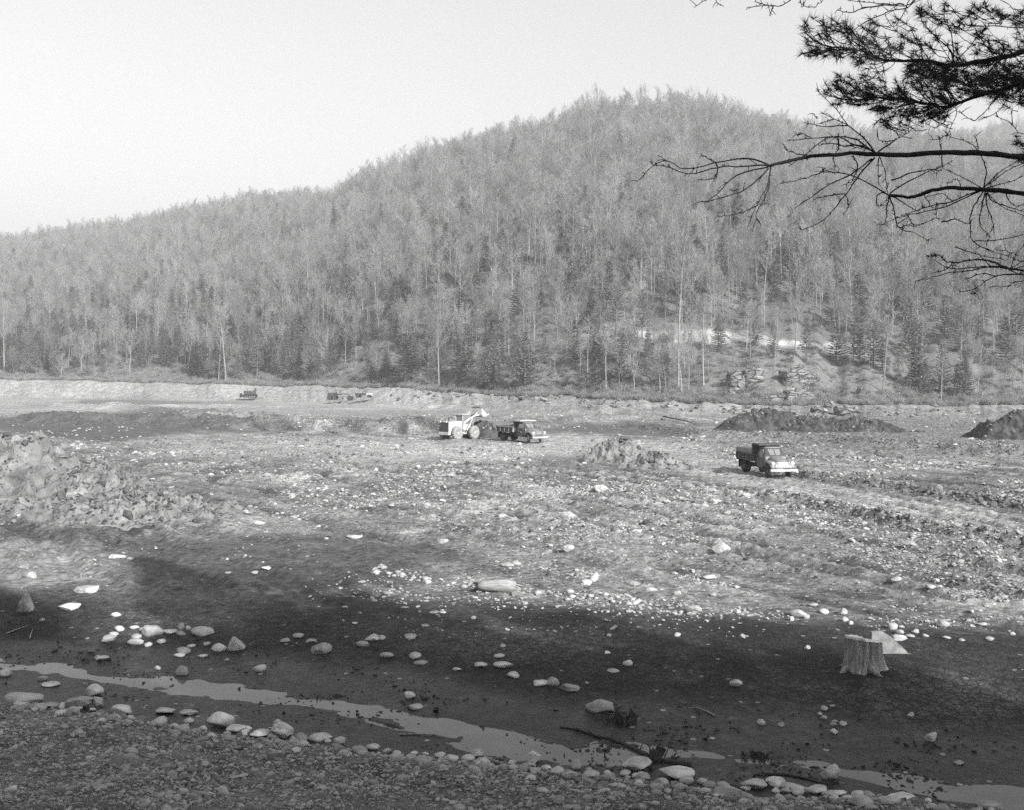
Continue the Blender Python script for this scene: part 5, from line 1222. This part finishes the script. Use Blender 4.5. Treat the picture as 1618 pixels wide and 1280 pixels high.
TW = {
 'C': [[(570,683),(480,655),(370,665),(220,695),(140,665),(85,685),(18,748)],[(570,683),(450,685),(350,690),(235,718),(150,690),(85,680),(76,665)],[(350,685),(315,655),(280,638)],[(350,690),(340,735),(270,742)],
  [(570,683),(430,725),(360,790),(310,832)],[(560,695),(490,765),(420,800),(310,832),(288,828)],[(570,690),(555,770),(510,850),(475,935)],[(570,690),(560,780),(520,860),(505,915)],[(510,850),(440,880),(362,895)],
  [(400,785),(430,790)],[(1000,630),(930,580),(860,565),(790,575),(710,640),(645,685)],[(1000,625),(940,555),(890,515),(840,450),(780,390),(757,362)],[(890,515),(800,520),(710,505)],[(890,515),(830,490),(775,460)],[(830,490),(770,510)],
  [(1000,625),(900,590),(850,565),(740,570),(636,580)],[(1015,625),(1080,580),(1140,545),(1135,530)],[(1080,580),(1020,580),(1010,550)],[(1000,650),(940,720),(880,800),(800,900),(698,950)],[(990,655),(900,720),(790,775),(730,820),(668,860)],
  [(1015,650),(1015,720),(1015,760)],[(1020,645),(1045,710),(1055,800)],[(905,640),(930,680),(910,740),(880,760)],[(850,570),(850,610),(830,650),(835,700)],[(720,640),(660,630),(630,615)],[(890,600),(960,620)],[(880,800),(890,850),(870,885)],[(880,800),(790,810),(750,825)],[(740,570),(700,550),(680,560)],
  [(960,600),(880,600),(820,590),(770,600)],[(760,490),(750,470)],[(1428,625),(1425,590),(1410,560)],[(1100,560),(1080,540),(1060,530)],[(1280,690),(1275,620),(1265,565)]],
 'D': [[(1060,805),(1000,770),(920,730),(830,710),(770,715),(700,740),(610,757)],[(770,715),(800,700),(780,690)],[(1060,805),(1030,795),(1008,812),(1015,850),(1055,820)],[(1060,805),(1080,870),(1100,940),(1170,965),(1220,992)],[(1060,805),(1050,860),(1045,920),(1030,925)],
  [(1060,800),(1120,760),(1200,720),(1270,690),(1325,660)],[(1070,745),(1150,715),(1230,700),(1275,705)],[(1070,810),(1140,850),(1180,870),(1200,850)],[(1100,940),(1140,930),(1175,938)],
  [(1450,783),(1380,740),(1270,688)],[(1450,783),(1460,700),(1440,640),(1390,590),(1300,555),(1305,500)],[(1300,555),(1260,575),(1228,575)],[(1450,775),(1540,710),(1618,670)],[(1450,775),(1530,700),(1618,650)],[(1460,775),(1560,750),(1618,725)],
  [(1450,790),(1410,850),(1395,920),(1405,995),(1480,1035),(1555,1058)],[(1455,795),(1440,870),(1435,930),(1475,975),(1460,1010)],[(1460,795),(1465,850),(1490,930),(1470,970)],[(1440,785),(1300,850),(1180,880),(1080,905),(1025,928)],[(1440,780),(1320,830),(1200,860),(1110,890)],
  [(1465,795),(1490,830),(1560,855),(1640,880)],[(1465,790),(1520,850),(1640,900)],[(1405,995),(1520,990),(1640,960)],[(1250,870),(1262,840),(1255,900)],[(1275,920),(1330,905),(1385,925),(1400,910)],[(1130,880),(1170,930),(1250,900)],[(1320,830),(1280,800),(1210,815)],[(1240,860),(1200,800)],[(1140,895),(1090,930),(1120,945)],
  [(1360,780),(1340,740),(1300,760)],[(1510,790),(1480,760),(1500,720)],[(1540,800),(1580,850),(1640,830)]],
 'E': [[(1560,1110),(1450,1100),(1320,1110),(1250,1075)],[(1560,1110),(1480,1100),(1380,1120),(1310,1125),(1240,1145),(1170,1160)],[(1618,1130),(1500,1140),(1420,1190),(1355,1205)],[(1335,1018),(1420,1050),(1540,1075)],[(1560,1110),(1640,1060)],[(1555,1115),(1640,1090)],[(1560,1115),(1640,1150)],
  [(1620,1080),(1560,1040),(1500,1030)],[(1500,1140),(1440,1130),(1390,1150)],[(1420,1190),(1400,1210),(1430,1215)],[(1618,1160),(1560,1180),(1490,1185)],[(1320,1085),(1300,1110),(1230,1130)],[(1480,1100),(1440,1060)],[(1560,1110),(1590,1040),(1640,1000)]],
 'A': [[(1330,268),(1310,200),(1250,150),(1200,90),(1180,45)],[(1330,268),(1320,150),(1290,80),(1290,10)],[(1640,115),(1500,105),(1400,105),(1340,85),(1390,60),(1460,10)],[(1330,260),(1400,180),(1450,120)],[(960,215),(900,150),(880,90)],[(1050,248),(1010,190),(990,130)],[(1050,248),(1100,200),(1110,180)],[(1200,247),(1190,200),(1150,120)],[(1620,40),(1560,20),(1490,-20)],[(1640,80),(1580,60),(1520,80)],
  [(1160,10),(1060,45),(960,90),(880,150)],[(1150,12),(1040,12),(960,8),(890,0)],[(1120,15),(1040,18),(950,35),(900,50),(845,40)],[(1140,10),(1120,50),(1080,110),(1042,55)],[(1300,-60),(1160,10)],[(660,-10),(610,25),(560,20),(475,28)],[(560,20),(505,5)],[(580,25),(565,62)],[(690,-5),(740,30),(785,0)],[(720,-10),(703,26)],[(350,-15),(300,0),(253,30)],[(345,-5),(375,25)]],
 'B': [[(1310,437),(1290,500),(1250,525),(1220,515)],[(1500,410),(1430,485),(1400,495),(1350,455)],[(1560,370),(1520,450),(1440,490)],[(1640,560),(1570,510),(1500,480)],[(1570,510),(1565,460)],[(1310,437),(1340,460),(1300,560)],[(1620,350),(1600,400),(1640,430)],[(960,405),(900,350),(840,330)],[(1050,402),(1040,340),(1010,320)],[(1130,410),(1120,340),(1150,280)]]}
tufts = []
BR['F'] = ([(2080,-430),(1700,-300),(1300,-160),(900,-120),(600,-80),(330,-50)], 11, 10.2, 22, 5)
FX = lambda x: float(np.interp(x, [330, 600, 900, 1300, 1700, 2080], [-50, -80, -120, -160, -300, -430]))
TW['F'] = []
for key_ in list(TW):
    for q_ in list(TW[key_]):
        if q_[0][0] >= 1600 and key_ in 'ABCDE' and abs(q_[0][1] - np.interp(q_[0][0], [p[0] for p in BR[key_][0]][::-1], [p[1] for p in BR[key_][0]][::-1])) > 20: q_.insert(0, (2085, q_[0][1] + (q_[0][1] - q_[1][1]) * .8))
        elif q_[0][1] <= 12 and q_[0][0] < 1400: q_.insert(0, (q_[0][0] + 90, FX(q_[0][0] + 90))); TW[key_].remove(q_); TW['F'].append(q_)
for key, (pts, Y0, Y1, w0_, w1_) in BR.items():
    mb = MB(); P = line(mb, pts, Y0, Y1, w0_ * px2 * .5, w1_ * px2 * .5, 8, .12)
    if key in 'CDE':
        for k in range(150):  # short spurs and bark flakes
            i = r.randrange(2, len(P) - 1); p = P[i]; d = Vector((r.gauss(0, 1), r.gauss(0, 1), r.gauss(0, 1))).normalized() * r.uniform(.01, .045); mb.tube([p, p + d], [.006, .002], 3)
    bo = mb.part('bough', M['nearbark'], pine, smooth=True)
    tb = MB()
    for q in TW[key]:
        # the depth of a twig starts at the depth of its bough
        f = min(max((pts[0][0] - q[0][0]) / (pts[0][0] - pts[-1][0]), 0), 1); Ys = Y0 + (Y1 - Y0) * f; Ye = Ys + r.uniform(-.6, .6)
        Q = line(tb, q, Ys, Ye, 7.0 * px2 * .5 if len(q) > 3 else 4.8 * px2 * .5, 2.6 * px2 * .5, 4, .15)
        for k in range(int(len(Q) * .9)):
            i = r.randrange(2, len(Q)); p = Q[i]; a_ = (Q[i] - Q[i - 1]).normalized(); d = (a_ * .6 + Vector((r.gauss(0, 1), r.gauss(0, 1), r.gauss(0, 1))).normalized()).normalized() * r.uniform(.02, .12 if r.random() < .4 else .05)
            tb.tube([p, p + d * .5 + Vector((0, 0, .008)), p + d], [.0045, .0035, .002], 3, cap=False)
        if key == 'F': continue
        if key == 'A' and q[0][0] < 1500 and q[0][1] > 100 or key == 'A' and q[-1][0] > 1150 and q[-1][1] > 0: tufts += [(Q[i], None) for i in range(len(Q) // 2, len(Q), 2)]
        if key == 'B' and q[0][0] < 1200: tufts += [(Q[i], None) for i in range(3, len(Q), 2)]
    if key in 'AB':
        reg = [(700, 1120, 70, 235, 62), (920, 1010, 235, 300, 8), (1120, 1640, 250, 345, 95), (1150, 1640, 5, 120, 30), (1130, 1350, 120, 240, 14), (1400, 1640, 130, 230, 26)] if key == 'A' else \
              [(790, 1000, 305, 435, 52), (980, 1300, 330, 500, 74), (1250, 1640, 300, 400, 80), (975, 1240, 440, 520, 26), (1480, 1640, 380, 440, 14), (1130, 1300, 260, 340, 26), (1575, 1660, 560, 680, 12)]
        for (xa, xb, ya, yb, cnt) in reg:
            for k in range(cnt):
                e = (r.uniform(xa, xb), r.uniform(ya, yb))
                j = min(range(len(pts)), key=lambda j: abs(pts[j][0] - (e[0] + 70)) + .2 * abs(pts[j][1] - e[1])); s0 = pts[j]; g_ = max(j - 1, 0); u_ = r.random(); s0 = (s0[0] + (pts[g_][0] - s0[0]) * u_ * .5, s0[1] + (pts[g_][1] - s0[1]) * u_ * .5)
                if s0[0] < e[0] - 60 or s0[0] > 1700: s0 = (e[0] + 60, e[1] + (20 if key == 'A' else 30))
                if abs(s0[1] - e[1]) + abs(s0[0] - e[0]) > 190: s0 = (e[0] + 90, e[1] + r.uniform(20, 60))
                f = min(max((pts[0][0] - s0[0]) / (pts[0][0] - pts[-1][0]), 0), 1); Ys = Y0 + (Y1 - Y0) * f
                mid = ((s0[0] + e[0]) / 2 + r.uniform(-10, 10), (s0[1] + e[1]) / 2 + r.uniform(0, 16))
                Q = line(tb, [s0, mid, e], Ys, Ys + r.uniform(-.7, .7), 4.0 * px2 * .5, 2.2 * px2 * .5, 4, .1)
                d = (Q[-1] - Q[-3]).normalized(); tufts.append((Q[-1], d)); 
                if r.random() < .6: tufts.append((Q[-3], d))
    t_o = tb.part('twigs', M['nearbark'], bo); t_o['kind'] = 'stuff'
nb_ = MB()
for p, d in tufts:
    if d is None: d = Vector((r.uniform(-1, -.2), r.uniform(-.5, .5), r.uniform(-.2, .8))).normalized()
    for k in range(21):
        v = (d * r.uniform(.1, 1.1) + Vector((r.gauss(0, 1), r.gauss(0, 1), r.gauss(0, 1))).normalized() * .85).normalized(); L = r.uniform(.07, .125)
        s0 = p - d * r.uniform(0, .05)
        sliver(nb_, s0, s0 + v * L, .0066, r)
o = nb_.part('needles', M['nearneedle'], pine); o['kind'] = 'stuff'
print('tufts', len(tufts))

# pines of the near bank, outside the frame, that shade the foreground
SP = [conifer(400 + k, H=22, R0=.21, start=.22, dens=.8, gap=.75, clump=(.62, .26)) for k in range(2)]
SPm = [(a.mesh('trunk', M['nearbark']), b.mesh('crown', M['nearneedle'])) for a, b in SP]
o = link('crown', SPm[0][1], pine); o.location = (0, 0, 7.4); o.scale = (.62, .62, .58)
SHADE = [(8.6,-4,1,1.1),(15,-2.5,1,1.08),(22,-6,1.05,1.1),(28.5,-9,1.1,1.08),(34,-12,1.1,1.05),(40,-14.5,1.1,1.05),(47,-18,1.1,1.05),(11.5,-8,1,1.2),(18.5,-9,1.1,1.2),(25,-13,1.1,1.2),(4,-10,1.1,1.2),(-3,-9,1,1.1),(12,1,.9,.8),(20,-1,.9,.72),(31,-17,1.1,1.2),(8,-15,1.2,1.25),(27,-2,.9,.6)]
for k, (x, y, s_, h_) in enumerate(SHADE):
    t = thing('pine_tree', 'tall pine on the near bank to the right of the viewpoint', 'tree', (x, y, 4.6 if y < 5 else max(ground_at(x, y), 1.0)), k * 1.3, 'pines on the near bank'); t.scale = (s_ * 1.15, s_ * 1.15, h_)
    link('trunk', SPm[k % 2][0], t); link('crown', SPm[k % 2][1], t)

# ------------------------------------------------------------------ air
mb = MB(); mb.box((0, 700, 145), (5200, 2400, 320))
# from below the ground to above the highest tree, the camera inside
hz = bpy.data.materials.new('haze'); hz.use_nodes = True; t = hz.node_tree; t.nodes.clear()
o_ = t.nodes.new('ShaderNodeOutputMaterial'); v_ = t.nodes.new('ShaderNodeVolumePrincipled'); v_.inputs['Color'].default_value = (.97, .97, .97, 1); v_.inputs['Density'].default_value = .00035; v_.inputs['Anisotropy'].default_value = .2
t.links.new(v_.outputs[0], o_.inputs['Volume'])
o = mb.part('haze', hz, None); o['kind'] = 'stuff'; o['label'] = 'thin pale air haze filling the valley'
